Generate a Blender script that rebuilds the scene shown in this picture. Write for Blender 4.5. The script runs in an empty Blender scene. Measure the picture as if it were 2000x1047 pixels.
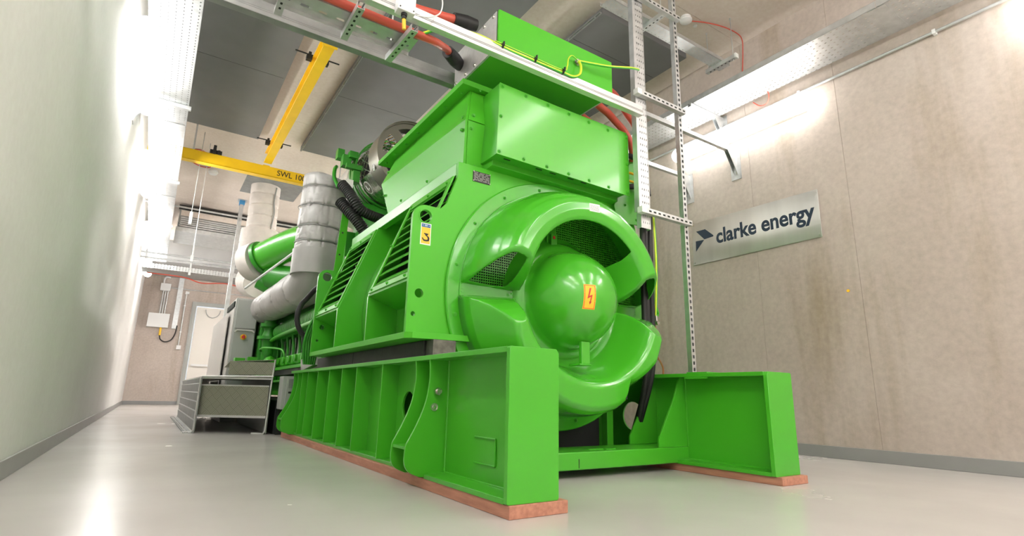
import bpy, bmesh, math, random
from mathutils import Vector, Matrix, noise
from mathutils.geometry import tessellate_polygon
random.seed(7)
PI = math.pi
sc = bpy.context.scene
COL = sc.collection

# ------------------------------------------------------------------ camera
def make_camera():
    yaw, pitch, roll, F = 0.581257, 0.2344767, 0.0216011, 1045.61
    f = Vector((math.sin(yaw)*math.cos(pitch), math.cos(yaw)*math.cos(pitch), math.sin(pitch)))
    r0 = Vector((math.cos(yaw), -math.sin(yaw), 0)); u0 = r0.cross(f)
    r = math.cos(roll)*r0 + math.sin(roll)*u0; u = -math.sin(roll)*r0 + math.cos(roll)*u0
    cd = bpy.data.cameras.new('camera'); cam = bpy.data.objects.new('camera', cd); COL.objects.link(cam)
    m = Matrix((r, u, -f)).transposed().to_4x4(); m.translation = Vector((0, 0, 0.46))
    cam.matrix_world = m
    cd.sensor_width = 36; cd.lens = F*36/2000; cd.clip_start = 0.05; cd.clip_end = 100
    sc.camera = cam
make_camera()
# ------------------------------------------------------------------ light and exposure
sc.view_settings.view_transform = 'Standard'; sc.view_settings.look = 'None'
sc.view_settings.gamma = 1; sc.view_settings.use_curve_mapping = False
sc.view_settings.exposure = 1.85
LAMP = 6.2
w = bpy.data.worlds.new('world'); sc.world = w; w.use_nodes = True
w.node_tree.nodes['Background'].inputs[0].default_value = (0.9, 0.95, 1, 1)
w.node_tree.nodes['Background'].inputs[1].default_value = 0.3

# room
XL, XR, YB, YE, ZC = -0.55, 4.97, -4.2, 19.0, 4.34

# ------------------------------------------------------------------ materials
def nt(m): return m.node_tree.nodes, m.node_tree.links
def mat(name, col, rough=0.5, metal=0.0, var=0.0, vscale=4.0, bump=0.0, bscale=60.0, coat=0.0, spec=0.5, stretch=(1,1,1), rvar=0.0, col2=None, detail=6):
    m = bpy.data.materials.new(name); m.use_nodes = True
    n, l = nt(m); b = n['Principled BSDF']
    b.inputs['Base Color'].default_value = (*col, 1); b.inputs['Roughness'].default_value = rough
    b.inputs['Metallic'].default_value = metal
    b.inputs['Coat Weight'].default_value = coat; b.inputs['Coat Roughness'].default_value = 0.12
    b.inputs['Specular IOR Level'].default_value = spec
    tc = n.new('ShaderNodeTexCoord'); mp = n.new('ShaderNodeMapping'); l.new(tc.outputs['Object'], mp.inputs[0])
    mp.inputs['Scale'].default_value = stretch
    if var > 0 or rvar > 0:
        t = n.new('ShaderNodeTexNoise'); t.inputs['Scale'].default_value = vscale; t.inputs['Detail'].default_value = detail
        l.new(mp.outputs[0], t.inputs['Vector'])
        if var > 0:
            r = n.new('ShaderNodeValToRGB'); c2 = col2 or tuple(c*(1-var) for c in col)
            c1 = tuple(min(1, c*(1+var)) for c in col) if not col2 else col
            r.color_ramp.elements[0].position = 0.32; r.color_ramp.elements[1].position = 0.68
            r.color_ramp.elements[0].color = (*c2, 1); r.color_ramp.elements[1].color = (*c1, 1)
            l.new(t.outputs['Fac'], r.inputs[0]); l.new(r.outputs[0], b.inputs['Base Color'])
        if rvar > 0:
            mr = n.new('ShaderNodeMapRange'); mr.inputs['To Min'].default_value = max(0.02, rough-rvar); mr.inputs['To Max'].default_value = rough+rvar
            l.new(t.outputs['Fac'], mr.inputs[0]); l.new(mr.outputs[0], b.inputs['Roughness'])
    if bump > 0:
        t2 = n.new('ShaderNodeTexNoise'); t2.inputs['Scale'].default_value = bscale; t2.inputs['Detail'].default_value = 3
        l.new(mp.outputs[0], t2.inputs['Vector'])
        bp = n.new('ShaderNodeBump'); bp.inputs['Strength'].default_value = bump; bp.inputs['Distance'].default_value = 0.01
        l.new(t2.outputs['Fac'], bp.inputs['Height']); l.new(bp.outputs[0], b.inputs['Normal'])
    return m

def math_node(n, l, op, a, b=None):
    k = n.new('ShaderNodeMath'); k.operation = op
    for i, v in enumerate((a, b)):
        if v is None: continue
        if isinstance(v, (int, float)): k.inputs[i].default_value = v
        else: l.new(v, k.inputs[i])
    return k.outputs[0]

def slotted(name, base, axu, pu, lu, axv, pv, wv, ou=0.0, ov=0.0, vmin=None, vmax=None, stagger=0.0):
    """zinc sheet with punched holes: fract(u/pu)<lu and fract(v/pv)<wv cut right through the sheet"""
    m = base.copy(); m.name = name; n, l = nt(m); b = n['Principled BSDF']
    out = [k for k in n if k.type == 'OUTPUT_MATERIAL'][0]
    tc = n.new('ShaderNodeTexCoord'); sp = n.new('ShaderNodeSeparateXYZ'); l.new(tc.outputs['Object'], sp.inputs[0])
    v = math_node(n, l, 'ADD', sp.outputs[axv], ov); vd = math_node(n, l, 'DIVIDE', v, pv)
    row = math_node(n, l, 'FLOOR', vd)
    u = math_node(n, l, 'ADD', sp.outputs[axu], ou); ud = math_node(n, l, 'DIVIDE', u, pu)
    if stagger: ud = math_node(n, l, 'ADD', ud, math_node(n, l, 'MULTIPLY', row, stagger))
    mu = math_node(n, l, 'LESS_THAN', math_node(n, l, 'FRACT', ud), lu)
    mv = math_node(n, l, 'LESS_THAN', math_node(n, l, 'FRACT', vd), wv)
    k = math_node(n, l, 'MULTIPLY', mu, mv)
    if vmin is not None:
        k = math_node(n, l, 'MULTIPLY', k, math_node(n, l, 'GREATER_THAN', v, vmin))
        k = math_node(n, l, 'MULTIPLY', k, math_node(n, l, 'LESS_THAN', v, vmax))
    tr = n.new('ShaderNodeBsdfTransparent'); mx = n.new('ShaderNodeMixShader')
    l.new(k, mx.inputs[0]); l.new(b.outputs[0], mx.inputs[1]); l.new(tr.outputs[0], mx.inputs[2]); l.new(mx.outputs[0], out.inputs[0])
    return m

def emis(name, col, s):
    m = bpy.data.materials.new(name); m.use_nodes = True; n, l = nt(m)
    b = n['Principled BSDF']; b.inputs['Base Color'].default_value = (0.9, 0.9, 0.9, 1)
    b.inputs['Emission Color'].default_value = (*col, 1); b.inputs['Emission Strength'].default_value = s
    return m

def concrete(name, c1, c2, c3, streak=0.5, rough=0.75):
    m = mat(name, c1, rough, spec=0.35); n, l = nt(m); b = n['Principled BSDF']
    tc = n.new('ShaderNodeTexCoord')
    def nz(scale, st, det=8, rgh=0.6):
        mp = n.new('ShaderNodeMapping'); mp.inputs['Scale'].default_value = st; l.new(tc.outputs['Object'], mp.inputs[0])
        t = n.new('ShaderNodeTexNoise'); t.inputs['Scale'].default_value = scale; t.inputs['Detail'].default_value = det; t.inputs['Roughness'].default_value = rgh
        l.new(mp.outputs[0], t.inputs['Vector']); return t
    a = nz(0.9, (1, 1, 1)); s = nz(2.2, (1, 1, 0.12)); f = nz(22, (1, 1, 1), 5)
    r = n.new('ShaderNodeValToRGB'); r.color_ramp.elements[0].color = (*c2, 1); r.color_ramp.elements[1].color = (*c1, 1)
    r.color_ramp.elements[0].position = 0.35; r.color_ramp.elements[1].position = 0.62; l.new(a.outputs['Fac'], r.inputs[0])
    r2 = n.new('ShaderNodeValToRGB'); r2.color_ramp.elements[0].color = (0, 0, 0, 1); r2.color_ramp.elements[1].color = (1, 1, 1, 1)
    r2.color_ramp.elements[0].position = 0.52; r2.color_ramp.elements[1].position = 0.72; l.new(s.outputs['Fac'], r2.inputs[0])
    mx = n.new('ShaderNodeMix'); mx.data_type = 'RGBA'
    l.new(math_node(n, l, 'MULTIPLY', r2.outputs[0], streak), mx.inputs[0]); l.new(r.outputs[0], mx.inputs[6]); mx.inputs[7].default_value = (*c3, 1)
    mx2 = n.new('ShaderNodeMix'); mx2.data_type = 'RGBA'; mx2.blend_type = 'OVERLAY'; mx2.inputs[0].default_value = 0.22
    l.new(mx.outputs[2], mx2.inputs[6]); l.new(f.outputs['Fac'], mx2.inputs[7]); l.new(mx2.outputs[2], b.inputs['Base Color'])
    bp = n.new('ShaderNodeBump'); bp.inputs['Strength'].default_value = 0.25; bp.inputs['Distance'].default_value = 0.004
    l.new(f.outputs['Fac'], bp.inputs['Height']); l.new(bp.outputs[0], b.inputs['Normal'])
    return m

M = {}
M['green'] = mat('green_paint', (0.066, 0.43, 0.020), 0.33, coat=0.3, bump=0.02, bscale=90, var=0.03, vscale=1.5, rvar=0.05)
M['green_sheet'] = mat('green_sheet', (0.080, 0.47, 0.022), 0.38, coat=0.06, spec=0.3, var=0.02, vscale=1.2)
M['green_cover'] = mat('green_cover', (0.085, 0.47, 0.024), 0.34, coat=0.35, var=0.02, vscale=1.2)
M['green_engine'] = mat('green_engine', (0.028, 0.27, 0.014), 0.4, coat=0.2, var=0.15, vscale=6)
M['green_gloss'] = mat('green_fibreglass', (0.066, 0.44, 0.022), 0.2, coat=0.6, bump=0.012, bscale=40, var=0.02, vscale=2)
M['wall'] = concrete('wall_concrete', (0.53, 0.46, 0.41), (0.47, 0.40, 0.35), (0.33, 0.26, 0.18), 0.8)
M['wall_pale'] = concrete('wall_pale', (0.80, 0.79, 0.77), (0.76, 0.75, 0.73), (0.72, 0.70, 0.68), 0.2)
M['ceiling'] = concrete('ceiling_concrete', (0.70, 0.62, 0.55), (0.63, 0.55, 0.485), (0.58, 0.50, 0.43), 0.15)
M['floor'] = mat('floor_resin', (0.52, 0.49, 0.47), 0.25, var=0.035, vscale=1.3, bump=0.03, bscale=7, rvar=0.06, spec=0.5)
M['skirt'] = mat('skirting_paint', (0.28, 0.28, 0.275), 0.35, var=0.05, vscale=3)
M['panel'] = mat('ceiling_board', (0.165, 0.166, 0.17), 0.55, var=0.06, vscale=2.5)
M['alu'] = mat('raw_aluminium', (0.74, 0.73, 0.72), 0.33, 0.6, var=0.06, vscale=8, stretch=(0.4, 4, 4), rvar=0.08)
M['zinc'] = mat('galvanised_steel', (0.60, 0.61, 0.61), 0.42, 0.75, var=0.10, vscale=14, rvar=0.1)
M['zincdark'] = mat('dull_zinc', (0.32, 0.33, 0.32), 0.5, 0.6, var=0.1, vscale=10)
M['steel'] = mat('stainless_steel', (0.62, 0.60, 0.56), 0.27, 1.0, var=0.05, vscale=5, rvar=0.06, bump=0.02, bscale=30, stretch=(1, 8, 0.5))
M['signsteel'] = mat('brushed_sign_metal', (0.58, 0.565, 0.53), 0.30, 1.0, var=0.10, vscale=1.5, rvar=0.06, stretch=(1, 3, 0.3))
M['shim'] = mat('dark_bare_metal', (0.16, 0.16, 0.14), 0.35, 0.8, var=0.3, vscale=20)
M['white'] = mat('white_plastic', (0.78, 0.78, 0.77), 0.4)
M['cream'] = mat('cream_enamel', (0.60, 0.58, 0.55), 0.35, var=0.02)
M['grey'] = mat('light_grey_enamel', (0.40, 0.41, 0.39), 0.38, var=0.03)
M['black'] = mat('black_rubber', (0.012, 0.012, 0.012), 0.55, bump=0.05)
M['blacksteel'] = mat('dark_steel', (0.025, 0.025, 0.024), 0.45, 0.3, var=0.3, vscale=15)
M['red'] = mat('red_cable_sheath', (0.60, 0.095, 0.06), 0.42)
M['yellow'] = mat('yellow_enamel', (0.85, 0.52, 0.01), 0.35, var=0.05, vscale=5)
M['wireyellow'] = mat('yellow_green_sheath', (0.62, 0.78, 0.04), 0.35)
M['wiregreen'] = mat('green_stripe', (0.05, 0.42, 0.03), 0.35)
M['navy'] = mat('navy_vinyl', (0.012, 0.028, 0.055), 0.5)
M['orange'] = mat('orange_vinyl', (0.85, 0.16, 0.02), 0.45)
M['signyel'] = mat('yellow_vinyl', (0.90, 0.55, 0.03), 0.45)
M['signred'] = mat('red_vinyl', (0.6, 0.03, 0.03), 0.45)
M['signblue'] = mat('blue_vinyl', (0.01, 0.10, 0.35), 0.45)
M['signwhite'] = mat('white_vinyl', (0.85, 0.85, 0.82), 0.45)
M['ink'] = mat('black_ink', (0.01, 0.01, 0.01), 0.5)
M['wood'] = mat('red_brown_timber', (0.56, 0.26, 0.17), 0.6, var=0.3, vscale=5, stretch=(9, 1.2, 9), col2=(0.40, 0.17, 0.11), bump=0.1, bscale=30)
M['blanket'] = mat('silicone_insulation_cloth', (0.40, 0.385, 0.375), 0.42, 0.1, var=0.05, vscale=8, bump=0.22, bscale=7)
M['blanketwhite'] = mat('pale_insulation_cloth', (0.66, 0.61, 0.57), 0.6, var=0.06, vscale=8, bump=0.2, bscale=8)
M['gunmetal'] = mat('gunmetal_painted_steel', (0.23, 0.22, 0.18), 0.38, 0.6, var=0.08)
M['copper'] = mat('copper_braid', (0.55, 0.2, 0.1), 0.4, 0.6)
M['doorpanel'] = mat('door_leaf_paint', (0.78, 0.74, 0.68), 0.4)
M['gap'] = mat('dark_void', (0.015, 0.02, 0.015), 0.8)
M['lamp'] = emis('lamp_diffuser', (1, 0.985, 0.96), LAMP)
M['lamp_left'] = emis('lamp_diffuser_dimmed', (1, 0.985, 0.96), LAMP*0.8)  # same batten turned down to hold back the left side
M['lamp_far'] = emis('lamp_diffuser_boosted', (1, 0.985, 0.96), LAMP*3.0)  # strength raised to brighten the far end
M['lamp_mid'] = emis('lamp_diffuser_mid', (1, 0.985, 0.96), LAMP*1.3)
M['lamp_sign'] = emis('lamp_diffuser_lowered', (1, 0.985, 0.96), LAMP*0.5)  # strength lowered so the wall round it does not burn out
M['blue'] = mat('blue_plastic', (0.05, 0.25, 0.5), 0.4)

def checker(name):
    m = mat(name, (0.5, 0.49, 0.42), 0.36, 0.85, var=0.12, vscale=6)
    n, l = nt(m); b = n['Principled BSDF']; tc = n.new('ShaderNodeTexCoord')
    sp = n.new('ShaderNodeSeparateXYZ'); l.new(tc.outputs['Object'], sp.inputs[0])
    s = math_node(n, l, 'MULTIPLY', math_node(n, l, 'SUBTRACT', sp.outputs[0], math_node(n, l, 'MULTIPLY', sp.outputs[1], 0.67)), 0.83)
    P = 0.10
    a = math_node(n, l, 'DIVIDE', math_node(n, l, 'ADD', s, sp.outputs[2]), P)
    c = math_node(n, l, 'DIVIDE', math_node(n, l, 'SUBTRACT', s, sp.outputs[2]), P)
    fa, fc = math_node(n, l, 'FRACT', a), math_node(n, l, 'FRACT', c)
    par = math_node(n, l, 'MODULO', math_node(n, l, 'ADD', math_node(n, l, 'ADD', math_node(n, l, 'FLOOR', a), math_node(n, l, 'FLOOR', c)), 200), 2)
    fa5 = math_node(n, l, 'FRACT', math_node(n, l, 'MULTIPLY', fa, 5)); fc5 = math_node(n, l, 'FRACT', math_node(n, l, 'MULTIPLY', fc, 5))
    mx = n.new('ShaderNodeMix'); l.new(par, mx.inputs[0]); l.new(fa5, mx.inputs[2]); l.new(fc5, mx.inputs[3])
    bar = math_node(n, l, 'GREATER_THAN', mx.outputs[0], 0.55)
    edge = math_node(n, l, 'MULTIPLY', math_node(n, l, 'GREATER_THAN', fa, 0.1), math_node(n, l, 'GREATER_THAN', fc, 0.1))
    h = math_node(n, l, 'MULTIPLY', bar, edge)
    cr_ = n.new('ShaderNodeMix'); cr_.data_type = 'RGBA'; l.new(h, cr_.inputs[0]); cr_.inputs[6].default_value = (.36, .36, .28, 1); cr_.inputs[7].default_value = (.55, .54, .46, 1); l.new(cr_.outputs[2], b.inputs['Base Color'])  # raised bars coloured lighter, standing in for light on the relief
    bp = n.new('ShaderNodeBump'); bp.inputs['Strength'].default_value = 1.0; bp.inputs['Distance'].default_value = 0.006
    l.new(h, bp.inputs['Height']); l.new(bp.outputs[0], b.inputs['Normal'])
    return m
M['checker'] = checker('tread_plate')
# holes
M['tray_y'] = slotted('perforated_tray_lengthwise', M['zinc'], 1, 0.050, 0.34, 0, 0.055, 0.16)
M['tray_x'] = slotted('perforated_tray_crosswise', M['zinc'], 0, 0.05, 0.26, 1, 0.04, 0.2)
M['slot_z'] = slotted('slotted_post_face', M['zinc'], 2, 0.05, 0.5, 0, 0.041, 0.27, ov=-0.0149+0.0205)
M['rail_perf'] = slotted('punched_riser_face', M['zinc'], 2, 0.052, 0.34, 0, 0.022, 0.30)

# ------------------------------------------------------------------ mesh building
def ax3(axis, u, v, w):
    """point with (u,v) in the plane across axis and w along it: 'x'->(y,z) 'y'->(x,z) 'z'->(x,y)"""
    return Vector((w, u, v)) if axis == 'x' else Vector((u, w, v)) if axis == 'y' else Vector((u, v, w))
class MB:
    def __init__(s): s.bm = bmesh.new()
    def hexa(s, p):
        v = [s.bm.verts.new(q) for q in p]
        for f in ((0,3,2,1),(4,5,6,7),(0,1,5,4),(1,2,6,5),(2,3,7,6),(3,0,4,7)): s.bm.faces.new([v[i] for i in f])
        return s
    def box(s, x0, x1, y0, y1, z0, z1):
        return s.hexa([(x0,y0,z0),(x1,y0,z0),(x1,y1,z0),(x0,y1,z0),(x0,y0,z1),(x1,y0,z1),(x1,y1,z1),(x0,y1,z1)])
    def plate(s, outer, axis, lo, hi, holes=()):
        loops = [list(outer)] + [list(h) for h in holes]
        tris = tessellate_polygon([[Vector((a, b, 0)) for a, b in lp] for lp in loops])
        flat = [p for lp in loops for p in lp]
        A = [s.bm.verts.new(ax3(axis, u, v, lo)) for u, v in flat]; B = [s.bm.verts.new(ax3(axis, u, v, hi)) for u, v in flat]
        for t in tris:
            for L, rev in ((A, 0), (B, 1)):
                f = [L[i] for i in (reversed(t) if rev else t)]
                try: s.bm.faces.new(f)
                except ValueError: pass
        o = 0
        for lp in loops:
            k = len(lp)
            for i in range(k):
                j = (i+1) % k
                s.bm.faces.new((A[o+i], A[o+j], B[o+j], B[o+i]))
            o += k
        return s
    def cyl(s, p0, p1, r, n=16, r1=None, cap=True, ph=0.0):
        p0, p1 = Vector(p0), Vector(p1); d = (p1-p0).normalized(); r1 = r if r1 is None else r1
        a = d.orthogonal().normalized(); b = d.cross(a)
        L0 = [s.bm.verts.new(p0 + r*(math.cos(t)*a+math.sin(t)*b)) for t in [ph+2*PI*i/n for i in range(n)]]
        L1 = [s.bm.verts.new(p1 + r1*(math.cos(t)*a+math.sin(t)*b)) for t in [ph+2*PI*i/n for i in range(n)]]
        for i in range(n): s.bm.faces.new((L0[i], L0[(i+1)%n], L1[(i+1)%n], L1[i]))
        if cap: s.bm.faces.new(L0[::-1]); s.bm.faces.new(L1)
        return s
    def lathe(s, prof, c, axis='y', n=48, close=False):
        """prof = [(r, w)] w is the absolute coordinate along the axis, c = centre in the plane across it"""
        rows = []
        for r, wv in prof:
            if r < 1e-5: rows.append([s.bm.verts.new(ax3(axis, c[0], c[1], wv))])
            else: rows.append([s.bm.verts.new(ax3(axis, c[0]+r*math.cos(2*PI*i/n), c[1]+r*math.sin(2*PI*i/n), wv)) for i in range(n)])
        if close: rows.append(rows[0])
        for a, b in zip(rows, rows[1:]):
            for i in range(n):
                j = (i+1) % n
                if len(a) == 1 and len(b) == 1: continue
                if len(a) == 1: s.bm.faces.new((a[0], b[i], b[j]))
                elif len(b) == 1: s.bm.faces.new((a[i], b[0], a[j]))
                else: s.bm.faces.new((a[i], b[i], b[j], a[j]))
        return s
    def tube(s, pts, r, n=12, smooth=True, cap=True, seg=8):
        P = [Vector(p) for p in pts]
        if smooth and len(P) > 2:
            Q = []
            for i in range(len(P)-1):
                p0 = P[i-1] if i else 2*P[0]-P[1]; p1, p2 = P[i], P[i+1]; p3 = P[i+2] if i+2 < len(P) else 2*P[-1]-P[-2]
                for k in range(seg):
                    t = k/seg
                    Q.append(0.5*((2*p1)+(-p0+p2)*t+(2*p0-5*p1+4*p2-p3)*t*t+(-p0+3*p1-3*p2+p3)*t**3))
            Q.append(P[-1]); P = Q
        a = None; rows = []
        L = 0.0
        for i, p in enumerate(P):
            d = (P[min(i+1, len(P)-1)]-P[max(i-1, 0)]).normalized()
            if i: L += (p-P[i-1]).length
            a = d.orthogonal().normalized() if a is None else (a-d*a.dot(d)).normalized()
            b = d.cross(a)
            rows.append([s.bm.verts.new(p+(r(L, 2*PI*k/n, p) if callable(r) else r)*(math.cos(2*PI*k/n)*a+math.sin(2*PI*k/n)*b)) for k in range(n)])
        for A, B in zip(rows, rows[1:]):
            for k in range(n): s.bm.faces.new((A[k], A[(k+1)%n], B[(k+1)%n], B[k]))
        if cap: s.bm.faces.new(rows[0][::-1]); s.bm.faces.new(rows[-1])
        return s
    def bar(s, p0, p1, w_, h_, up=(0, 0, 1)):
        p0, p1 = Vector(p0), Vector(p1); d = (p1-p0).normalized(); x = d.cross(Vector(up)).normalized(); z = x.cross(d)
        c = [(-w_/2, -h_/2), (w_/2, -h_/2), (w_/2, h_/2), (-w_/2, h_/2)]
        return s.hexa([p0+x*a+z*b for a, b in c]+[p1+x*a+z*b for a, b in c])
    def channel(s, p0, p1, w_, h_, t=0.003, up=(0, 0, 1), lip=0.0):
        """open channel: web at the -up side, two flanges rising in the up direction (and optional lips)"""
        p0, p1 = Vector(p0), Vector(p1); d = (p1-p0).normalized(); x = d.cross(Vector(up)).normalized(); z = x.cross(d)
        def b(a0, a1, b0, b1):
            c = [(a0, b0), (a1, b0), (a1, b1), (a0, b1)]
            s.hexa([p0+x*u+z*v for u, v in c]+[p1+x*u+z*v for u, v in c])
        b(-w_/2, w_/2, 0, t); b(-w_/2, -w_/2+t, t, h_); b(w_/2-t, w_/2, t, h_)
        if lip: b(-w_/2+t, -w_/2+t+lip, h_-t, h_); b(w_/2-t-lip, w_/2-t, h_-t, h_)
        return s

def circ(cx, cy, r, n=24, a0=0.0, a1=2*PI, end=False):
    k = n+1 if end else n
    return [(cx+r*math.cos(a0+(a1-a0)*i/n), cy+r*math.sin(a0+(a1-a0)*i/n)) for i in range(k)]

def wloc(o):
    v = Vector((0, 0, 0))
    while o is not None: v += o.location; o = o.parent
    return v
def obj(name, mb, m, parent=None, bevel=0.0, smooth=30, orient=True):
    bm = mb.bm
    if orient: bmesh.ops.recalc_face_normals(bm, faces=bm.faces)
    me = bpy.data.meshes.new(name)
    if parent is None:
        xs = [v.co for v in bm.verts]
        lo = Vector([min(v[i] for v in xs) for i in range(3)]); hi = Vector([max(v[i] for v in xs) for i in range(3)])
        loc = Vector(((lo.x+hi.x)/2, (lo.y+hi.y)/2, lo.z)); off = loc
    else: loc = Vector((0, 0, 0)); off = wloc(parent)
    bmesh.ops.translate(bm, verts=bm.verts, vec=-off)
    bm.to_mesh(me); bm.free()
    me.materials.append(m)
    if smooth:
        me.shade_smooth(); me.set_sharp_from_angle(angle=math.radians(smooth))
    o = bpy.data.objects.new(name, me); COL.objects.link(o); o.location = loc
    if parent is not None: o.parent = parent
    if bevel:
        b = o.modifiers.new('bevel', 'BEVEL'); b.width = bevel; b.segments = 2; b.limit_method = 'ANGLE'; b.angle_limit = math.radians(40)
        b.harden_normals = True
    return o
def tag(o, label, cat, group=None):
    o['label'] = label; o['category'] = cat
    if group: o['group'] = group
    return o
def thing(name, label, cat, loc, group=None):
    o = bpy.data.objects.new(name, None); COL.objects.link(o); o.location = loc; o.empty_display_size = 0.1
    return tag(o, label, cat, group)
def struct(name, mb, m, **k):
    o = obj(name, mb, m, **k)
    if o.parent is None: o['kind'] = 'structure'
    return o
def part_label(o, s): o['label'] = s; return o

def text_mesh(body, width, origin, xdir, updir, depth=0.002, fatten=0.0, squeeze=None, shear=0.0):
    """lettering as a mesh: baseline starts at origin, runs along xdir"""
    cu = bpy.data.curves.new('lettering', 'FONT'); cu.body = body; cu.size = 1; cu.extrude = 0.5; cu.offset = fatten; cu.resolution_u = 6
    o = bpy.data.objects.new('lettering', cu); COL.objects.link(o)
    bpy.context.view_layer.update()
    me = bpy.data.meshes.new_from_object(o.evaluated_get(bpy.context.evaluated_depsgraph_get()))
    bpy.data.objects.remove(o); bpy.data.curves.remove(cu)
    mb = MB(); mb.bm.from_mesh(me); bpy.data.meshes.remove(me)
    xs = [v.co.x for v in mb.bm.verts]; x0, x1 = min(xs), max(xs); k = width/(x1-x0)
    X, U = Vector(xdir), Vector(updir); N = X.cross(U)
    ky = k if squeeze is None else k*squeeze
    for v in mb.bm.verts:
        c = v.co.copy(); v.co = Vector(origin)+X*((c.x-x0)*k+shear*c.y*ky)+U*(c.y*ky)+N*((c.z+0.5)*depth)
    return mb

def bolt(mb, p, axis='y', r=0.011, h=0.009, sgn=-1):
    p = Vector(p); d = {'x': Vector((1,0,0)), 'y': Vector((0,1,0)), 'z': Vector((0,0,1))}[axis]*sgn if isinstance(axis, str) else Vector(axis)
    mb.cyl(p, p+d*0.003, r*1.45, 14); mb.cyl(p+d*0.003, p+d*(0.003+h), r, 6); mb.cyl(p+d*(0.003+h), p+d*(0.006+h), r*0.55, 8)
    return mb
def bolts(parent, pts, m, **k):
    for p in pts:
        obj('bolt', bolt(MB(), p, **k), m, parent)

# ================================================================== the room
struct('floor', MB().box(XL-.2, XR+.2, YB-.2, YE+.2, -0.15, 0.0), M['floor'])
# ceiling: concrete slab with shallow joints
cm = MB().box(XL-.2, XR+.2, YB-.2, YE+.2, ZC+.012, ZC+0.2)
y = YB
while y < YE:
    cm.box(XL, XR, y+.002, min(y+2.398, YE), ZC, ZC+.012); y += 2.4
struct('ceiling', cm, M['ceiling'])
def wall_side(name, x0, x1, face, m):
    mb = MB().box(x0, x1, YB-.2, YE+.2, -0.1, ZC+.2)
    return struct(name, mb, m)
# right wall as cast bays with open joints between them
mb = MB().box(XR+.004, XR+.2, YB-.2, YE+.2, -0.1, ZC+.2)
jy = [YB-.2, -0.4, 2.105, 3.02, 5.6, 8.1, 10.6, 13.1, 15.6, YE+.2]
for a, b in zip(jy, jy[1:]): mb.box(XR, XR+.012, a+.002, b-.002, 0, ZC)
struct('wall_right', mb, M['wall'])
wall_side('wall_left', XL-.2, XL, 1, M['wall_pale'])
struct('wall_back', MB().box(XL, XR, YB-.2, YB, -0.1, ZC+.1), M['wall_pale'])
DX0, DX1, DZ = 0.86, 2.36, 2.98
struct('wall_end', MB().plate([(XL, 0), (DX0, 0), (DX0, DZ), (DX1, DZ), (DX1, 0), (XR, 0), (XR, ZC), (XL, ZC)], 'y', YE, YE+.2), M['wall'])
# grey painted skirting
struct('baseboard_right', MB().box(XR-.014, XR, YB, YE, 0.0, 0.10), M['skirt'], bevel=0.004)
struct('baseboard_left', MB().box(XL, XL+.014, YB, YE, 0.0, 0.10), M['skirt'], bevel=0.004)
struct('baseboard_end', MB().box(XL+.014, DX0-.09, YE-.014, YE, 0.0, 0.10), M['skirt'], bevel=0.004)
# door in the end wall
dr = struct('door_1', MB().box(DX0+.05, DX1-.05, YE-.02, YE+.035, 0.02, DZ-.06), M['doorpanel'], bevel=0.004)
fr = MB().box(DX0-.09, DX0+.03, YE-.07, YE+.02, 0, DZ+.09).box(DX1-.03, DX1+.09, YE-.07, YE+.02, 0, DZ+.09).box(DX0+.03, DX1-.03, YE-.07, YE+.02, DZ-.03, DZ+.09)
fr.box(DX0-.06, DX0-.03, YE-.085, YE-.07, 0, DZ+.06).box(DX0-.03, DX1, YE-.085, YE-.07, DZ+.03, DZ+.06)
part_label(obj('door_frame', fr, M['grey'], dr, bevel=0.004), 'grey steel frame')
obj('push_rail', MB().box(DX0+.12, DX1-.12, YE-.09, YE-.065, 1.13, 1.19).box(DX0+.14, DX0+.17, YE-.066, YE-.018, 1.14, 1.18), M['white'], dr)
obj('door_closer_loop', MB().tube([(1.35+.2*math.cos(t), YE-.05, DZ-.12-.24*math.sin(t)) for t in [PI*i/10 for i in range(11)]], 0.012, 8, smooth=False), M['grey'], dr)

# dark boards fixed under the ceiling
def board(x0, x1, y0, y1, label, tabs):
    t = thing('ceiling_board', label, 'ceiling panel', ((x0+x1)/2, (y0+y1)/2, ZC-.1), 'dark boards fixed under the ceiling')
    obj('board', MB().box(x0, x1, y0, y1, ZC-.10, ZC-.035), M['panel'], t, bevel=0.003)
    seams = MB(); yy = y1-2.0
    while yy > y0: seams.box(x0+.02, x1-.02, yy, yy+.004, ZC-.1012, ZC-.0995); yy -= 2.0
    if len(seams.bm.verts): obj('seam_cover', seams, M['blacksteel'], t)
    fr_ = MB()
    for xx in tabs: fr_.box(xx-.014, xx+.014, y0, y1, ZC-.112, ZC-.100).box(xx-.002, xx+.002, y0, y1, ZC-.13, ZC-.112)
    if tabs:
        e = obj('edge_angle', fr_, M['zincdark'], t)
        yy = y1-.2
        bb = []
        while yy > max(y0, 2): bb.append((tabs[0], yy, ZC-.112)); yy -= .42
        bolts(t, bb[:14], M['zinc'], axis='z', r=.008, h=.004)
    ry = [yy for yy in (y0+.05, y1-.05)]
    obj('fixing_block', MB().box(x0+.05, x1-.05, ry[0], ry[0]+.05, ZC-.035, ZC).box(x0+.05, x1-.05, ry[1]-.05, ry[1], ZC-.035, ZC), M['zinc'], t)
    return t
board(-.47, .865, .2, 8.55, 'dark grey ceiling board left of the yellow beam, its near left half beside the perforated tray', ())
board(1.49, 2.64, .2, 8.55, 'dark grey ceiling board right of the yellow beam, with a bolted metal edge and a pale scuff', (1.50,))
board(3.27, 4.56, 3.42, 7.9, 'dark grey ceiling board behind the slotted cable riser, nearest the right wall', (3.25,))
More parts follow.
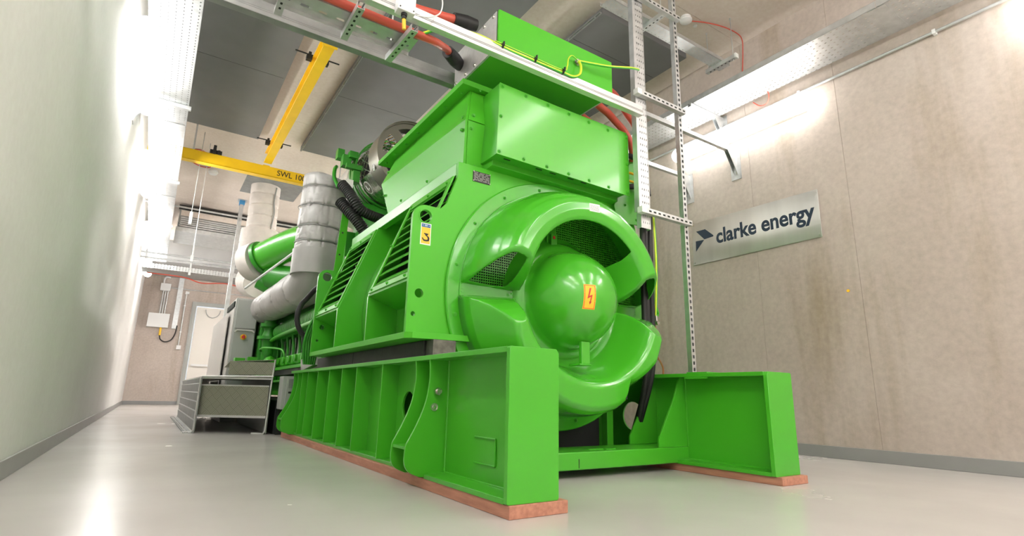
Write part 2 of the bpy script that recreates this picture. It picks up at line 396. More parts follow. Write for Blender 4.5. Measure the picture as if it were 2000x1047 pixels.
tag(obj('plaster_scuff', MB().plate([(1.53, 5.02), (1.75, 5.1), (1.98, 5.32), (2.05, 5.45), (1.86, 5.5), (1.7, 5.42), (1.55, 5.55)], 'z', ZC-.1018, ZC-.1004), mat('pale_scuff', (0.42, 0.42, 0.41), 0.7, var=0.3, vscale=12, detail=8)), 'pale plaster scuff on the dark ceiling board right of the yellow beam', 'stain')

# ================================================================== lamps
def batten(xw, s, y0, y1, label):
    z = 3.27; xc = xw - s*0.125
    t = thing('batten_light', label, 'wall lamp', (xw-s*.003, (y0+y1)/2, z-.02), 'fluorescent battens along the walls')
    p = [(0.0, y0-.085)]+[(0.085*math.sin(a), y0-.085*math.cos(a)) for a in (0.4, 0.8, 1.2, PI/2)]+[(0.085*math.cos(a), y1+.085*math.sin(a)) for a in (0, .4, .8, 1.2)]+[(0.0, y1+.085)]
    obj('diffuser', MB().lathe(p, (xc, z), 'y', 20), (M['lamp_far'] if s > 0 or y0 > 13 else M['lamp_mid']) if y0 > 7 else M['lamp_sign'] if s > 0 and y0 > 2 else M['lamp'] if (s > 0 or y0 > 4) else M['lamp_left'], t, smooth=60)
    obj('housing', MB().box(min(xw, xw-s*.042), max(xw, xw-s*.042), y0+.05, y1-.05, z-.05, z+.05), M['white'], t, bevel=.004)
    return t
for y0, lb in ((-3.8, 'farthest behind the camera, added as fill'), (-.80, 'nearer than the sign'), (2.32, 'above the sign, rounded end to the right'), (4.75, 'beyond the slotted riser'), (7.7, 'half hidden above the generator'), (11.2, 'near the far end'), (15.0, 'at the far end, added to brighten the end wall')):  # first and last battens are added for extra light
    batten(XR, 1, y0, y0+1.5, 'glowing tubular batten on the right wall, '+lb)
for y0, lb in ((-3.2, 'added as fill at the rear of the room'), (-1.25, 'added as fill level with the camera'), (2.0, 'at the near edge of view'), (4.75, 'below the perforated tray, first fully in view'), (7.7, 'below the tray, second in view'), (11.2, 'below the tray, third in view'), (14.6, 'below the tray, farthest, added to brighten the end wall')):  # first two and the last are added for extra light
    batten(XL, -1, y0, y0+1.5, 'glowing tubular batten on the left wall, '+lb)
for (x, y0, lb) in ((.35, -3.6, 'rear left'), (2.1, -3.6, 'rear middle'), (3.9, -3.6, 'rear right'), (.35, -1.3, 'front left'), (2.1, -1.3, 'front middle'), (3.9, -1.3, 'front right')):  # unseen battens added to keep the room and machine front bright
    t = thing('fill_batten', 'unseen ceiling batten added as fill behind the camera, %s of the six' % lb, 'fill lamp', (x, y0, ZC), 'fill battens added behind the camera')
    p = [(0.0, y0-.085)]+[(0.085*math.sin(a), y0-.085*math.cos(a)) for a in (0.4, 0.8, 1.2, PI/2)]+[(0.085*math.cos(a), y0+1.5+.085*math.sin(a)) for a in (0, .4, .8, 1.2)]+[(0.0, y0+1.585)]
    obj('diffuser', MB().lathe(p, (x, ZC-.1), 'y', 20), M['lamp'], t, smooth=60)
    obj('housing', MB().box(x-.05, x+.05, y0+.05, y0+1.45, ZC-.04, ZC), M['white'], t)

# ================================================================== timber boards, base frame, mounting pads
tag(obj('timber_board', MB().box(1.213, 1.502, 1.83, 6.12, 0.0, 0.05), M['wood'], bevel=.003), 'long red-brown timber board under the near left green beam', 'board', 'timber boards under the frame')
tag(obj('timber_board', MB().box(3.028, 3.290, 1.81, 6.12, 0.0, 0.045), M['wood'], bevel=.003), 'red-brown timber board under the right green beam by the wall', 'board', 'timber boards under the frame')

base = thing('base_frame', 'bright green welded steel base frame standing on timber boards', 'machine frame', (2.24, 3.9, .05))
CX = 2.24
def mir(poly): return [(2*CX-a, b) for a, b in poly]
def spline2(pts, seg=6):
    out = []
    P = [Vector(p) for p in pts]
    for i in range(len(P)-1):
        p0 = P[i-1] if i else P[0]; p1, p2 = P[i], P[i+1]; p3 = P[i+2] if i+2 < len(P) else P[-1]
        for k in range(seg):
            t = k/seg; q = 0.5*((2*p1)+(-p0+p2)*t+(2*p0-5*p1+4*p2-p3)*t*t+(-p0+3*p1-3*p2+p3)*t**3); out.append((q.x, q.y))
    out.append((P[-1].x, P[-1].y)); return out
def side_beam(side):
    L = side < 0
    s = (lambda x: x) if L else (lambda x: 2*CX-x-0.003)
    def bx(mb, x0, x1, *a): return mb.box(min(s(x0), s(x1)), max(s(x0), s(x1)), *a)
    zb = .05 if L else .045; zt = .66 if L else .632
    hc = (3.13, .385, .088) if L else (3.04, .33, .105)
    b = MB(); bx(b, 1.208, 1.462, 1.865, 5.93, zt-.024, zt)
    b.plate([(1.865, zb), (6.10, zb), (5.93, zt-.02), (1.865, zt-.02)], 'x', min(s(1.326), s(1.340)), max(s(1.326), s(1.340)), [circ(hc[0], hc[1], hc[2], 32)])
    o = obj('side_beam', b, M['green'], base, bevel=.002)
    # lower flange
    f = MB(); bx(f, 1.208, 1.462, 1.865, 2.60, zb, zb+.022); bx(f, 1.235, 1.462, 2.60, 6.10, zb, zb+.022)
    obj('bottom_flange', f, M['green'], o, bevel=.002)
    ep = [(1.208, zb+.004), (1.216, zb), (1.455, zb), (1.462, zb+.006), (1.462, zt-.018), (1.448, zt), (1.214, zt), (1.208, zt-.008)]
    if not L: ep = [(s(a), c) for a, c in ep]
    obj('end_plate', MB().plate(ep, 'y', 1.840, 1.866), M['green'], o, bevel=.0025)
    # weld bead round the end plate
    return o, s, zb, zt
lb, s_, zb, zt = side_beam(-1)
for yy in (3.31, 3.82, 4.17, 4.52, 4.88, 5.23, 5.46):
    obj('stiffener', MB().box(1.214, 1.327, yy-.006, yy+.006, .072, .637), M['green'], lb, bevel=.0015)
    obj('stiffener', MB().box(1.339, 1.458, yy-.006, yy+.006, .072, .637), M['green'], lb, bevel=.0015)
gp = spline2([(1.216, .637), (1.222, .54), (1.205, .42), (1.165, .315), (1.112, .215)])+spline2([(1.108, .205), (1.106, .13), (1.13, .085), (1.19, .056)])+[(1.327, .056), (1.327, .637)]
for yy in (2.62, 2.80, 5.66, 5.84):
    g = obj('gusset', MB().plate(gp, 'y', yy-.007, yy+.007), M['green'], lb, bevel=.0015)
for y0, y1 in ((2.627, 2.793), (5.667, 5.833)):
    obj('jacking_shelf', MB().box(1.112, 1.327, y0, y1, .188, .202), M['green'], lb)
st = MB().cyl((1.262, 2.613, .475), (1.262, 2.575, .475), .013, 12).cyl((1.262, 2.607, .475), (1.262, 2.590, .475), .02, 6)
part_label(obj('earthing_stud', st, M['steel'], lb), 'bright steel stud with nut')
st = MB().lathe([(0.020, 2.613), (0.020, 2.607), (.016, 2.607), (.016, 2.611), (.009, 2.611), (.009, 2.605), (0, 2.605)], (1.252, .395), 'y', 24)
part_label(obj('earthing_boss', st, M['steel'], lb), 'flat round steel boss')
# raised weld outline on the web
wl = MB()
for p0, p1 in (((1.322, 2.30, .27), (1.322, 2.115, .27)), ((1.322, 2.115, .27), (1.322, 2.115, .155)), ((1.322, 2.115, .155), (1.322, 2.30, .155))): wl.tube([p0, p1], .004, 8, smooth=False)
obj('weld_bead', wl, M['green'], lb)
wl = MB().tube([(1.326, 1.87, .073), (1.326, 2.6, .073)], .006, 8, smooth=False).tube([(1.326, 1.868, .08), (1.326, 1.868, .635)], .006, 8, smooth=False).tube([(1.326, 2.608, .08), (1.326, 2.608, .635)], .006, 8, smooth=False)
obj('weld_bead', wl, M['green'], lb)
rb, s_, zb, zt = side_beam(1)
gi = [(3.082, .608), (3.065, .57), (3.02, .47), (2.852, .205), (2.85, .15), (3.143, .15), (3.143, .608)]
for yy in (2.54, 2.80): obj('gusset', MB().plate(gi, 'y', yy-.007, yy+.007), M['green'], rb, bevel=.0015)
gl = [(2*CX-a, b) for a, b in gi]
for yy in (2.54, 2.80): obj('gusset', MB().plate(gl, 'y', yy-.007, yy+.007), M['green'], lb, bevel=.0015)
for yy in (3.31, 3.82, 4.17, 4.52, 4.88, 5.23, 5.5, 5.84): obj('stiffener', MB().box(3.025, 3.139, yy-.006, yy+.006, .067, .609), M['green'], rb)
obj('lifting_tab', MB().box(2.995, 3.03, 2.26, 2.42, .596, .606).box(3.02, 3.16, 2.26, 2.42, .632, .640), M['green'], rb, bevel=.001)
wl = MB().tube([(3.137, 2.530, .15), (3.137, 2.530, .605)], .005, 8, smooth=False).tube([(3.137, 1.87, .068), (3.137, 2.53, .068)], .006, 8, smooth=False).tube([(3.137, 2.79, .15), (3.137, 2.79, .605)], .005, 8, smooth=False)
obj('weld_bead', wl, M['green'], rb)
cb = obj('cross_beam', MB().box(1.345, 3.136, 2.525, 2.81, .048, .149), M['green'], base, bevel=.008)
obj('hook_slot_plate', MB().box(2.30, 2.52, 2.60, 2.625, .149, .153).box(2.42, 2.50, 2.575, 2.60, .149, .153), M['green'], cb, bevel=.001)
obj('seam_line', MB().box(2.153, 2.157, 2.5225, 2.5255, .058, .110), M['blacksteel'], cb)
ib = MB().box(2.775, 2.835, 2.94, 3.00, .05, .44)
obj('inner_post', ib, M['green'], base, bevel=.004)
obj('rear_cross_beam', MB().box(1.345, 3.136, 4.9, 5.15, .048, .30), M['green'], base, bevel=.006)
obj('dark_pan', MB().box(1.348, 3.13, 3.55, 4.85, .05, .12).box(1.348, 3.13, 4.80, 4.85, .12, .60), M['blacksteel'], base)  # pan and upright wall added as black backing for the dark gap

def pad(x0, x1, y0, y1, label):
    t = tag(obj('mounting_pad', MB().box(x0, x1, y0, y1, .66 if x0 < 2 else .632, .765), M['blacksteel'], bevel=.003), label, 'machine mount', 'dark mounting pads under the generator')
    return t
pad(1.302, 1.50, 2.90, 4.215, 'long dark mounting pad under the near half of the generator left foot')
pad(1.302, 1.50, 4.220, 5.30, 'long dark mounting pad under the far half of the generator left foot')
pad(2.98, 3.18, 2.90, 5.10, 'dark mounting pad under the generator right foot, hidden by the cowl')
tag(obj('shim_block', MB().box(1.315, 1.46, 2.80, 2.898, .66, .765), M['shim'], bevel=.002), 'short bare metal shim block at the front end of the left mounting pad', 'machine mount')

ap = [(1.345, .06), (2.77, .06)]+[(CX+.86*math.cos(a), 1.085+.86*math.sin(a)) for a in [math.radians(-52-76*i/24) for i in range(25)]]+[(1.71, .60), (1.345, .60)]
obj('shade_sheet', MB().plate(ap, 'y', 3.02, 3.03), M['black'], base)  # black sheet stands in for the deep shade under the generator
# ================================================================== generator
gen = thing('generator', 'large bright green generator with round cowl and domed nose on the base frame', 'generator', (CX, 3.9, .765))
tab = [(1.167, .80), (1.167, 1.49)]+[(1.252+.085*math.cos(a), 1.492+.085*math.sin(a)) for a in [PI-(PI/2-.08)*i/8 for i in range(1, 9)]]+[(1.345, 1.575), (1.385, 1.62), (1.448, 1.80), (1.454, 1.832), (1.454, 1.918)]
outer = tab + [(min(a, 3.238), b) for a, b in mir(tab)[::-1]]
fp = MB().plate(outer, 'y', 2.862, 2.888, [circ(CX, 1.085, .742, 72), circ(1.249, 1.506, .040, 24), circ(1.236, 1.032, .027, 20), circ(1.206, .908, .014, 14), circ(2*CX-1.300, 1.506, .030, 24)])
front = obj('front_plate', fp, M['green_sheet'], gen, bevel=.003)
rim = MB().lathe([(.040, 2.858), (.0445, 2.858), (.0445, 2.862), (.040, 2.862)], (1.249, 1.506), 'y', 28, close=True)
obj('lifting_eye_rim', rim, M['green_sheet'], front)
prof = [(1.168, .80), (1.168, 1.10), (1.448, 1.835), (1.50, 1.90)]
rib = prof + mir(prof)[::-1]
for yy in (3.575, 4.305): obj('rib_plate', MB().plate(rib, 'y', yy-.010, yy+.010), M['green'], gen, bevel=.002)
tabr = [(1.160, .80), (1.160, 1.47)]+[(1.24+.08*math.cos(a), 1.485+.08*math.sin(a)) for a in [PI-(PI/2)*i/8 for i in range(1, 9)]]+[(1.36, 1.567), (1.448, 1.835), (1.50, 1.90)]
obj('rear_plate', MB().plate(tabr+mir(tabr)[::-1], 'y', 5.005, 5.03, [circ(1.240, 1.500, .042, 24), circ(1.236, 1.03, .022, 18), circ(1.206, .908, .012, 12)]), M['green'], gen)
fl = [(1.165, 5.06), (1.165, 2.872), (1.20, 2.835), (1.43, 2.80), (3.05, 2.80), (3.21, 2.835), (3.238, 2.872), (3.238, 5.06)]
obj('foot_flange', MB().plate(fl, 'z', .766, .802, [[(1.6, 4.8), (2.88, 4.8), (2.88, 2.95), (1.6, 2.95)]]), M['green_sheet'], gen, bevel=.002)
for xb in (1.452, 2.968): obj('top_beam', MB().box(xb, xb+.06, 2.889, 5.06, 1.832, 1.918), M['green'], gen, bevel=.004)
obj('top_plate', MB().box(1.512, 2.968, 2.89, 5.06, 1.895, 1.912), M['green_sheet'], gen)
obj('stator_housing', MB().lathe([(.872, 3.59), (.872, 4.29)], (CX, 1.085), 'y', 96).lathe([(.86, 3.30), (.86, 3.565)], (CX, 1.085), 'y', 96), M['green'], gen, smooth=50)
obj('housing_rim', MB().lathe([(.872, 3.586), (.905, 3.586), (.905, 3.60), (.872, 3.60)], (CX, 1.085), 'y', 96, close=True), M['green_sheet'], gen)
def bay(y0, y1, sgn):
    S = lambda x: x if sgn < 0 else 2*CX-x
    A = Vector((1.176, 0, 1.118)); B = Vector((1.448, 0, 1.832)); D = (B-A).normalized(); N = Vector((-D.z, 0, D.x))
    def P(t, n_, y): q = A+D*t+N*n_; return (S(q.x), y, q.z)
    L = (B-A).length
    def slab(mb, t0, t1, n0, n1, ya, yb): mb.hexa([P(t0, n0, ya), P(t1, n0, ya), P(t1, n0, yb), P(t0, n0, yb), P(t0, n1, ya), P(t1, n1, ya), P(t1, n1, yb), P(t0, n1, yb)])
    fr = MB(); w_ = .042
    slab(fr, 0, w_, 0, .012, y0, y1); slab(fr, L-w_-.03, L-.012, 0, .012, y0, y1); slab(fr, w_, L-w_-.03, 0, .012, y0, y0+w_*.8); slab(fr, w_, L-w_-.03, 0, .012, y1-w_*.8, y1)
    lo = obj('louvre_panel', fr, M['green_sheet'], gen, bevel=.0015)
    n = 9
    for i in range(n):
        t = w_+.012+(L-2*w_-.06)*i/(n-1)
        q = A+D*t; sl = MB()
        a0 = Vector((q.x-.004, 0, q.z)); a1 = a0+Vector((.060, 0, .055)); th = Vector((-.002, 0, .004))
        def W(v, y): return (S(v.x), y, v.z)
        sl.hexa([W(a0, y0+.03), W(a1, y0+.03), W(a1, y1-.03), W(a0, y1-.03), W(a0+th, y0+.03), W(a1+th, y0+.03), W(a1+th, y1-.03), W(a0+th, y1-.03)])
        obj('louvre_blade', sl, M['green_sheet'], lo)
    bt = [P(.02, .012, y0+.05), P(.02, .012, (y0+y1)/2), P(.02, .012, y1-.05), P(L-.055, .012, y0+.05), P(L-.055, .012, (y0+y1)/2), P(L-.055, .012, y1-.05), P(L*.5, .012, y0+.018), P(L*.5, .012, y1-.018)]
    Nn = (S(N.x)-S(0), 0, N.z)
    if sgn < 0: bolts(lo, bt, M['green'], axis=Vector(Nn).normalized(), r=.008, h=.006)
    # dark sheet behind the blades, standing in for the shaded interior
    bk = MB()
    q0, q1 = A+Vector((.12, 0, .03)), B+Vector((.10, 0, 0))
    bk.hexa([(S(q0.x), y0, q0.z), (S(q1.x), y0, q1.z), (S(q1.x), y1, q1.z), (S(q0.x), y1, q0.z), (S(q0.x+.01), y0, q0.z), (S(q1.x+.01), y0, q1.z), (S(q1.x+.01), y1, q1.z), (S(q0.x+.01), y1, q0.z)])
    obj('louvre_dark_backing', bk, M['gap'], gen)
    rc = MB().plate([(S(1.172), 1.118), (S(1.172), 1.103), (S(1.385), 1.028), (S(1.385), .80), (S(1.40), .80), (S(1.40), 1.06), (S(1.30), 1.118)], 'y', y0, y1)
    obj('recess_panel', rc, M['green'], gen)
for sgn in (-1, 1):
    bay(2.889, 3.564, sgn); bay(4.316, 5.004, sgn)
obj('core_disc', MB().lathe([(.86, 3.50), (0, 3.50)], (CX, 1.085), 'y', 64).lathe([(.742, 2.889), (.80, 3.1), (.86, 3.3)], (CX, 1.085), 'y', 72), M['gap'], gen, orient=False)  # core coloured near black for the dark inside behind the screen
st_ = MB().box(2.12, 2.20, 2.80, 2.83, 1.34, 1.80)
obj('inner_strut', st_, M['green'], gen, bevel=.003)
part_label(obj('indicator_block', MB().box(2.135, 2.185, 2.77, 2.80, 1.46, 1.54), M['green'], gen, bevel=.003), 'small block with red indicator')
obj('red_indicator', MB().box(2.148, 2.166, 2.766, 2.771, 1.505, 1.525), M['signred'], gen)

# bolted base ring of the cowl
ring = obj('cowl_ring', MB().lathe([(.742, 2.861), (.742, 2.838), (.835, 2.838), (.842, 2.845), (.842, 2.861)], (CX, 1.085), 'y', 128), M['green_gloss'], gen, smooth=40)
for k in range(16):
    a = math.radians(169-22.5*k)
    obj('bolt', bolt(MB(), (CX+.792*math.cos(a), 2.838, 1.085+.792*math.sin(a)), r=.0095, h=.008), M['green'], ring)
# protective screen behind the cowl openings
wm = MB(); R = .745; p_ = .0165; k = -int(R/p_)
while k*p_ < R:
    c = k*p_; h = math.sqrt(max(R*R-c*c, 0))
    if h > .02:
        wm.box(CX+c-.0032, CX+c+.0032, 2.832, 2.8350, 1.085-h, 1.085+h)
        wm.box(CX-h, CX+h, 2.8305, 2.834, 1.085+c-.0032, 1.085+c+.0032)
    k += 1
obj('wire_screen', wm, M['green'], gen, smooth=0, orient=False)
# cowl: height field over polar grid
def interp(x, T):
    if x <= T[0][0]: return T[0][1]
    for (a, va), (b, vb) in zip(T, T[1:]):
        if x <= b: return va+(vb-va)*(x-a)/(b-a)
    return T[-1][1]
def smin(a, b, k=.013):
    h = max(k-abs(a-b), 0)/k; return min(a, b)-h*h*k*.25
def smax(a, b, k=.014): return -smin(-a, -b, k)
HU = [(.36, .06), (.385, .11), (.44, .25), (.475, .33), (.487, .352), (.505, .366), (.55, .375), (.60, .372), (.625, .358), (.65, .332), (.68, .285), (.705, .23), (.725, .17), (.738, .11), (.744, .06), (.748, 0)]
RO = [(-180, .60), (-158, .635), (-140, .68), (-120, .70), (-90, .708), (-75, .705), (-68, .69), (-63, .635), (-60, .61), (-57, .622), (-50, .64), (-35, .675), (-22, .66), (0, .64)]
def hood(r, th):
    if th >= 0: return interp(r, HU)
    ro = interp(th, RO)
    T = [(.36, .05), (.40, .075), (.44, .11), (.48, .19), (.505, .27), (.525, .335), (.545, .366), (.57, .378), (ro-.03, .376), (ro-.008, .362), (ro+.012, .325), (ro+.012+(.747-ro)*.45, .22), (.751, .12), (.756, 0)]
    return interp(r, T)
RAMP = [(3.4, 0), (5.1, .10), (7, .165), (10.3, .23), (14.2, .29), (17.3, .33), (21.5, .377), (60, 1.2)]
def cowl_h(r, th):
    d = min(abs(th), 180-abs(th))
    H = interp(d, RAMP) if d > 3.4 else (d-3.4)*.06
    hv = .05*max(0, (.742-r))/.38
    return smax(hv, smin(hood(r, th), H)) if r < .742 else max(0.0, min(hood(r, th), max(0, H)))
def in_window(r, th):
    d = min(abs(th), 180-abs(th))
    if th > 0:
        if r < .487 and 41 < th < 152:   # the big upper opening
            # rounded corners
            c = min(th-41, 152-th)
            return r < .487-max(0, (3-c))*.012
        H = interp(d, RAMP)
        if 4.0 < d < 20.2:
            hd = interp(r, HU)
            ri = .475+.055*max(0, (d-3.9))/16.5 if d > 4.6 else .53
            if r > ri and H < hd-.026 and H > .028 and r < .722: return True
    return False
rs = [.36+.0065*i for i in range(int((.70-.36)/.0065)+1)]+[.7033, .7085, .7135, .7185, .723, .727, .731, .735, .739, .7425, .746, .749, .7525, .757]
NT = 960
bm = bmesh.new(); grid = []
for i in range(NT):
    th = -180+360*i/NT
    if th > 179.999: th -= 360
    a = math.radians(th); row = []
    for r in rs:
        h = cowl_h(r, th if abs(th) > 1e-6 else 1e-6)
        # widen the foot of the lower scoop
        row.append(bm.verts.new((CX+r*math.cos(a), 2.838-h, 1.085+r*math.sin(a))))
    grid.append(row)
for i in range(NT):
    thm = -180+360*(i+.5)/NT
    for j in range(len(rs)-1):
        rm = (rs[j]+rs[j+1])/2
        if in_window(rm, thm): continue
        bm.faces.new((grid[i][j], grid[(i+1) % NT][j], grid[(i+1) % NT][j+1], grid[i][j+1]))
# smooth the jagged cut edges a little
for _ in range(4):
    upd = {}
    for v in bm.verts:
        be = [e for e in v.link_edges if len(e.link_faces) == 1]
        if len(be) == 2:
            rr = math.hypot(v.co.x-CX, v.co.z-1.085)
            if .37 < rr < .74: upd[v] = (v.co*2+be[0].other_vert(v).co+be[1].other_vert(v).co)/4
    for v, c in upd.items(): v.co = c
loose = [v for v in bm.verts if not v.link_faces]; bmesh.ops.delete(bm, geom=loose, context='VERTS')
mbc = MB(); mbc.bm.free(); mbc.bm = bm
cowl = obj('intake_cowl', mbc, M['green_gloss'], gen, smooth=50)
sm = cowl.modifiers.new('thickness', 'SOLIDIFY'); sm.thickness = .006; sm.offset = -1
for x_, z_ in ((2*CX-2.665, 1.085), (2.665, 1.085)): obj('screw', bolt(MB(), (x_, 2.765, z_), r=.006, h=.003), M['green'], cowl)
obj('drain_slot', MB().box(2.485, 2.492, 2.4565, 2.464, .455, .50), M['gap'], cowl)
np_ = MB().plate([(2.203, 1.682), (2.291, 1.688), (2.291, 1.634), (2.203, 1.629)], 'y', 2.457, 2.4605)
pl = part_label(obj('small_rating_plate', np_, M['signwhite'], cowl), 'small pale plate with rows of tiny print')
obj('print_rows', MB().box(2.209, 2.285, 2.4562, 2.457, 1.672, 1.674).box(2.209, 2.285, 2.4562, 2.457, 1.664, 1.6665).box(2.209, 2.285, 2.4562, 2.457, 1.656, 1.6585).box(2.209, 2.285, 2.4562, 2.457, 1.648, 1.6505).box(2.209, 2.285, 2.4562, 2.457, 1.640, 1.6425), M['zincdark'], pl)
# domed bearing cover
dp = [(.45, 2.83), (.42, 2.808), (.40, 2.785), (.388, 2.765), (.370, 2.755), (.350, 2.752), (.332, 2.745)]
dc = 2.72; Rd = .322
dp += [(Rd*math.cos(a), dc-Rd*1.0*math.sin(a)) for a in [.06+(PI/2-.06)*i/22 for i in range(23)]]
dome = obj('bearing_dome', MB().lathe(dp, (CX, 1.083), 'y', 96), M['green_gloss'], gen, smooth=70)
obj('drain_bracket', MB().box(2.205, 2.275, 2.55, 2.58, .66, .80).box(2.19, 2.29, 2.55, 2.66, .652, .664), M['green_gloss'], gen, bevel=.006)
def on_dome(u, v, lift): # u,v offsets in x,z -> a point on the sphere
    r2 = u*u+v*v; return Vector((CX+u, dc-math.sqrt(max((Rd+lift)**2-r2, 0)), 1.083+v))
def patch(u0, u1, v0, v1, lift, th, m_, nm, parent, poly=None):
    b = MB(); N_ = 6
    g = [[(on_dome(u0+(u1-u0)*i/N_, v0+(v1-v0)*j/N_, lift), on_dome(u0+(u1-u0)*i/N_, v0+(v1-v0)*j/N_, lift+th)) for j in range(N_+1)] for i in range(N_+1)]
    for kk in (0, 1):
        V = [[b.bm.verts.new(g[i][j][kk]) for j in range(N_+1)] for i in range(N_+1)]
        for i in range(N_):
            for j in range(N_): b.bm.faces.new((V[i][j], V[i+1][j], V[i+1][j+1], V[i][j+1]))
    return obj(nm, b, m_, parent)

wsn = patch(-.124, -.046, -.103, .048, .0004, .0012, M['signyel'], 'warning_sticker', dome)
part_label(wsn, 'yellow sticker with red lightning arrow')
def dome_poly(pts, lift, th, nm, m_, parent):
    b = MB(); f = lambda a, l: on_dome(-.124+.078*a[0], .048-.151*a[1], l)
    def emit(a, b_, c, lv):
        if lv:
            ab = ((a[0]+b_[0])/2, (a[1]+b_[1])/2); bc = ((c[0]+b_[0])/2, (c[1]+b_[1])/2); ca = ((a[0]+c[0])/2, (a[1]+c[1])/2)
            for t3 in ((a, ab, ca), (ab, b_, bc), (ca, bc, c), (ab, bc, ca)): emit(*t3, lv-1)
        else: b.bm.faces.new([b.bm.verts.new(f(q, lift)) for q in (a, b_, c)])
    for t in tessellate_polygon([[Vector((p[0], p[1], 0)) for p in pts]]): emit(pts[t[0]], pts[t[1]], pts[t[2]], 3)
    bmesh.ops.remove_doubles(b.bm, verts=b.bm.verts, dist=1e-5)
    return obj(nm, b, m_, parent)
dome_poly([(.45, .146), (.60, .147), (.43, .47), (.70, .41), (.59, .69), (.65, .70), (.515, .82), (.44, .70), (.505, .69), (.56, .50), (.28, .59)], .0017, .0007, 'lightning_arrow', M['signred'], wsn)
for q in ([(.04, .02), (.96, .02), (.96, .05), (.04, .05)], [(.04, .95), (.96, .95), (.96, .98), (.04, .98)], [(.04, .05), (.11, .05), (.11, .95), (.04, .95)], [(.89, .05), (.96, .05), (.96, .95), (.89, .95)]):
    dome_poly(q, .0016, .0006, 'sticker_border', M['orange'], wsn)
# inspection label with the digit 3
il = part_label(obj('inspection_label', MB().plate([(1.221, 1.327), (1.289, 1.327), (1.288, 1.461), (1.222, 1.461)], 'y', 2.8605, 2.862), M['signwhite'], front), 'yellow label with black 3 and blue band')
obj('blue_band', MB().box(1.226, 1.283, 2.8597, 2.8605, 1.436, 1.456), M['signblue'], il)
obj('band_print', MB().box(1.245, 1.264, 2.8590, 2.8597, 1.441, 1.452).box(1.231, 1.238, 2.8590, 2.8597, 1.444, 1.449).box(1.271, 1.278, 2.8590, 2.8597, 1.444, 1.449), mat('pale_print', (.4, .55, .6), .5), il)
obj('yellow_field', MB().box(1.226, 1.284, 2.8597, 2.8605, 1.334, 1.435), M['signyel'], il)
X_ = lambda x, y: (1.226+(x-235)/(410-235)*.058, 1.456-(y-385-(x-250)*.16)/(795-385)*.122)
three = [X_(*p) for p in ((285, 583), (378, 603), (350, 640), (382, 665), (397, 700), (390, 755), (345, 762), (290, 752), (265, 720), (247, 678), (265, 680), (290, 718), (335, 728), (362, 722), (362, 690), (345, 660), (308, 628), (312, 612), (290, 605))]
obj('digit_three', MB().plate(three, 'y', 2.8588, 2.8597), M['ink'], il)
nmp = part_label(obj('rating_plate', MB().box(1.560, 1.690, 2.8585, 2.862, 1.812, 1.884), M['blacksteel'], front), 'black rating plate with pale rows of print')
rows = MB()
for k in range(7):
    z = 1.822+k*.0088
    x = 1.568
    while x < 1.675:
        l_ = random.uniform(.012, .045); rows.box(x, min(x+l_, 1.682), 2.8578, 2.8585, z, z+.003); x += l_+random.uniform(.004, .015)
obj('print_rows', rows, M['grey'], nmp)
bolts(nmp, [(1.564, 2.8585, 1.816), (1.686, 2.8585, 1.816), (1.564, 2.8585, 1.880), (1.686, 2.8585, 1.880)], M['steel'], r=.0025, h=.002)
# hood
hd = MB()
def hx(x, sgn): return x if sgn < 0 else 2*CX-x
V = {}
for sgn in (-1, 1):
    V[sgn] = [hd.bm.verts.new((hx(x, sgn), y, z)) for x, y, z in ((1.520, 2.93, 1.912), (1.498, 2.880, 2.241), (1.545, 2.925, 2.492), (1.520, 4.255, 1.912), (1.498, 4.47, 2.300), (1.545, 4.255, 2.492))]
for sgn in (-1, 1):
    v = V[sgn]; hd.bm.faces.new((v[0], v[1], v[4], v[3])); hd.bm.faces.new((v[1], v[2], v[5], v[4]))
a, b = V[-1], V[1]
for i, j in ((0, 1), (1, 2), (2, 5), (5, 4), (4, 3), (3, 0)): hd.bm.faces.new((a[i], a[j], b[j], b[i]))
hood_o = obj('air_hood', hd, M['green_sheet'], gen, bevel=.002, smooth=5)
fl_ = MB().plate([(1.462, 2.872), (3.018, 2.872), (3.018, 4.50), (1.462, 4.50)], 'z', 2.492, 2.508).box(1.462, 1.466, 2.872, 4.50, 2.505, 2.53).box(3.014, 3.018, 2.872, 4.50, 2.505, 2.53)
fl_.box(1.466, 3.014, 2.872, 2.876, 2.505, 2.53)
obj('hood_flange', fl_, M['green_sheet'], gen, bevel=.001)
bolts(hood_o, [(1.505, yy, 2.492) for yy in (2.98, 3.22, 3.46, 3.70, 3.94, 4.18, 4.40)]+[(1.60, 2.885, 2.492)], M['green'], axis='z', r=.010, h=.008)
bolts(hood_o, [(1.496, 2.925, 2.18), (1.506, 2.925, 2.275), (1.498, 4.30, 2.36), (1.50, 4.36, 2.16), (1.50, 3.45, 1.99), (1.50, 3.95, 1.99)], M['green'], axis='x', r=.010, h=.008)
bolts(hood_o, [(1.545, 2.880, 2.19), (1.555, 2.878, 2.285), (1.60, 2.918, 1.94)], M['green'], axis='y', r=.010, h=.008)
hc = MB().plate([(1.540, 1.915), (1.66, 1.915), (1.684, 2.235), (1.515, 2.235)], 'y', 0, .006)
for v in hc.bm.verts: v.co.y += 2.921-(v.co.z-1.915)/.32*.05
obj('hood_corner_cover', hc, M['green_sheet'], hood_o, bevel=.001)
hc = MB().plate([(1.515, 2.242), (1.684, 2.242), (1.668, 2.485), (1.556, 2.485)], 'y', 0, .006)
for v in hc.bm.verts: v.co.y += 2.872+(v.co.z-2.242)/.25*.045
obj('hood_corner_cover', hc, M['green_sheet'], hood_o, bevel=.001)
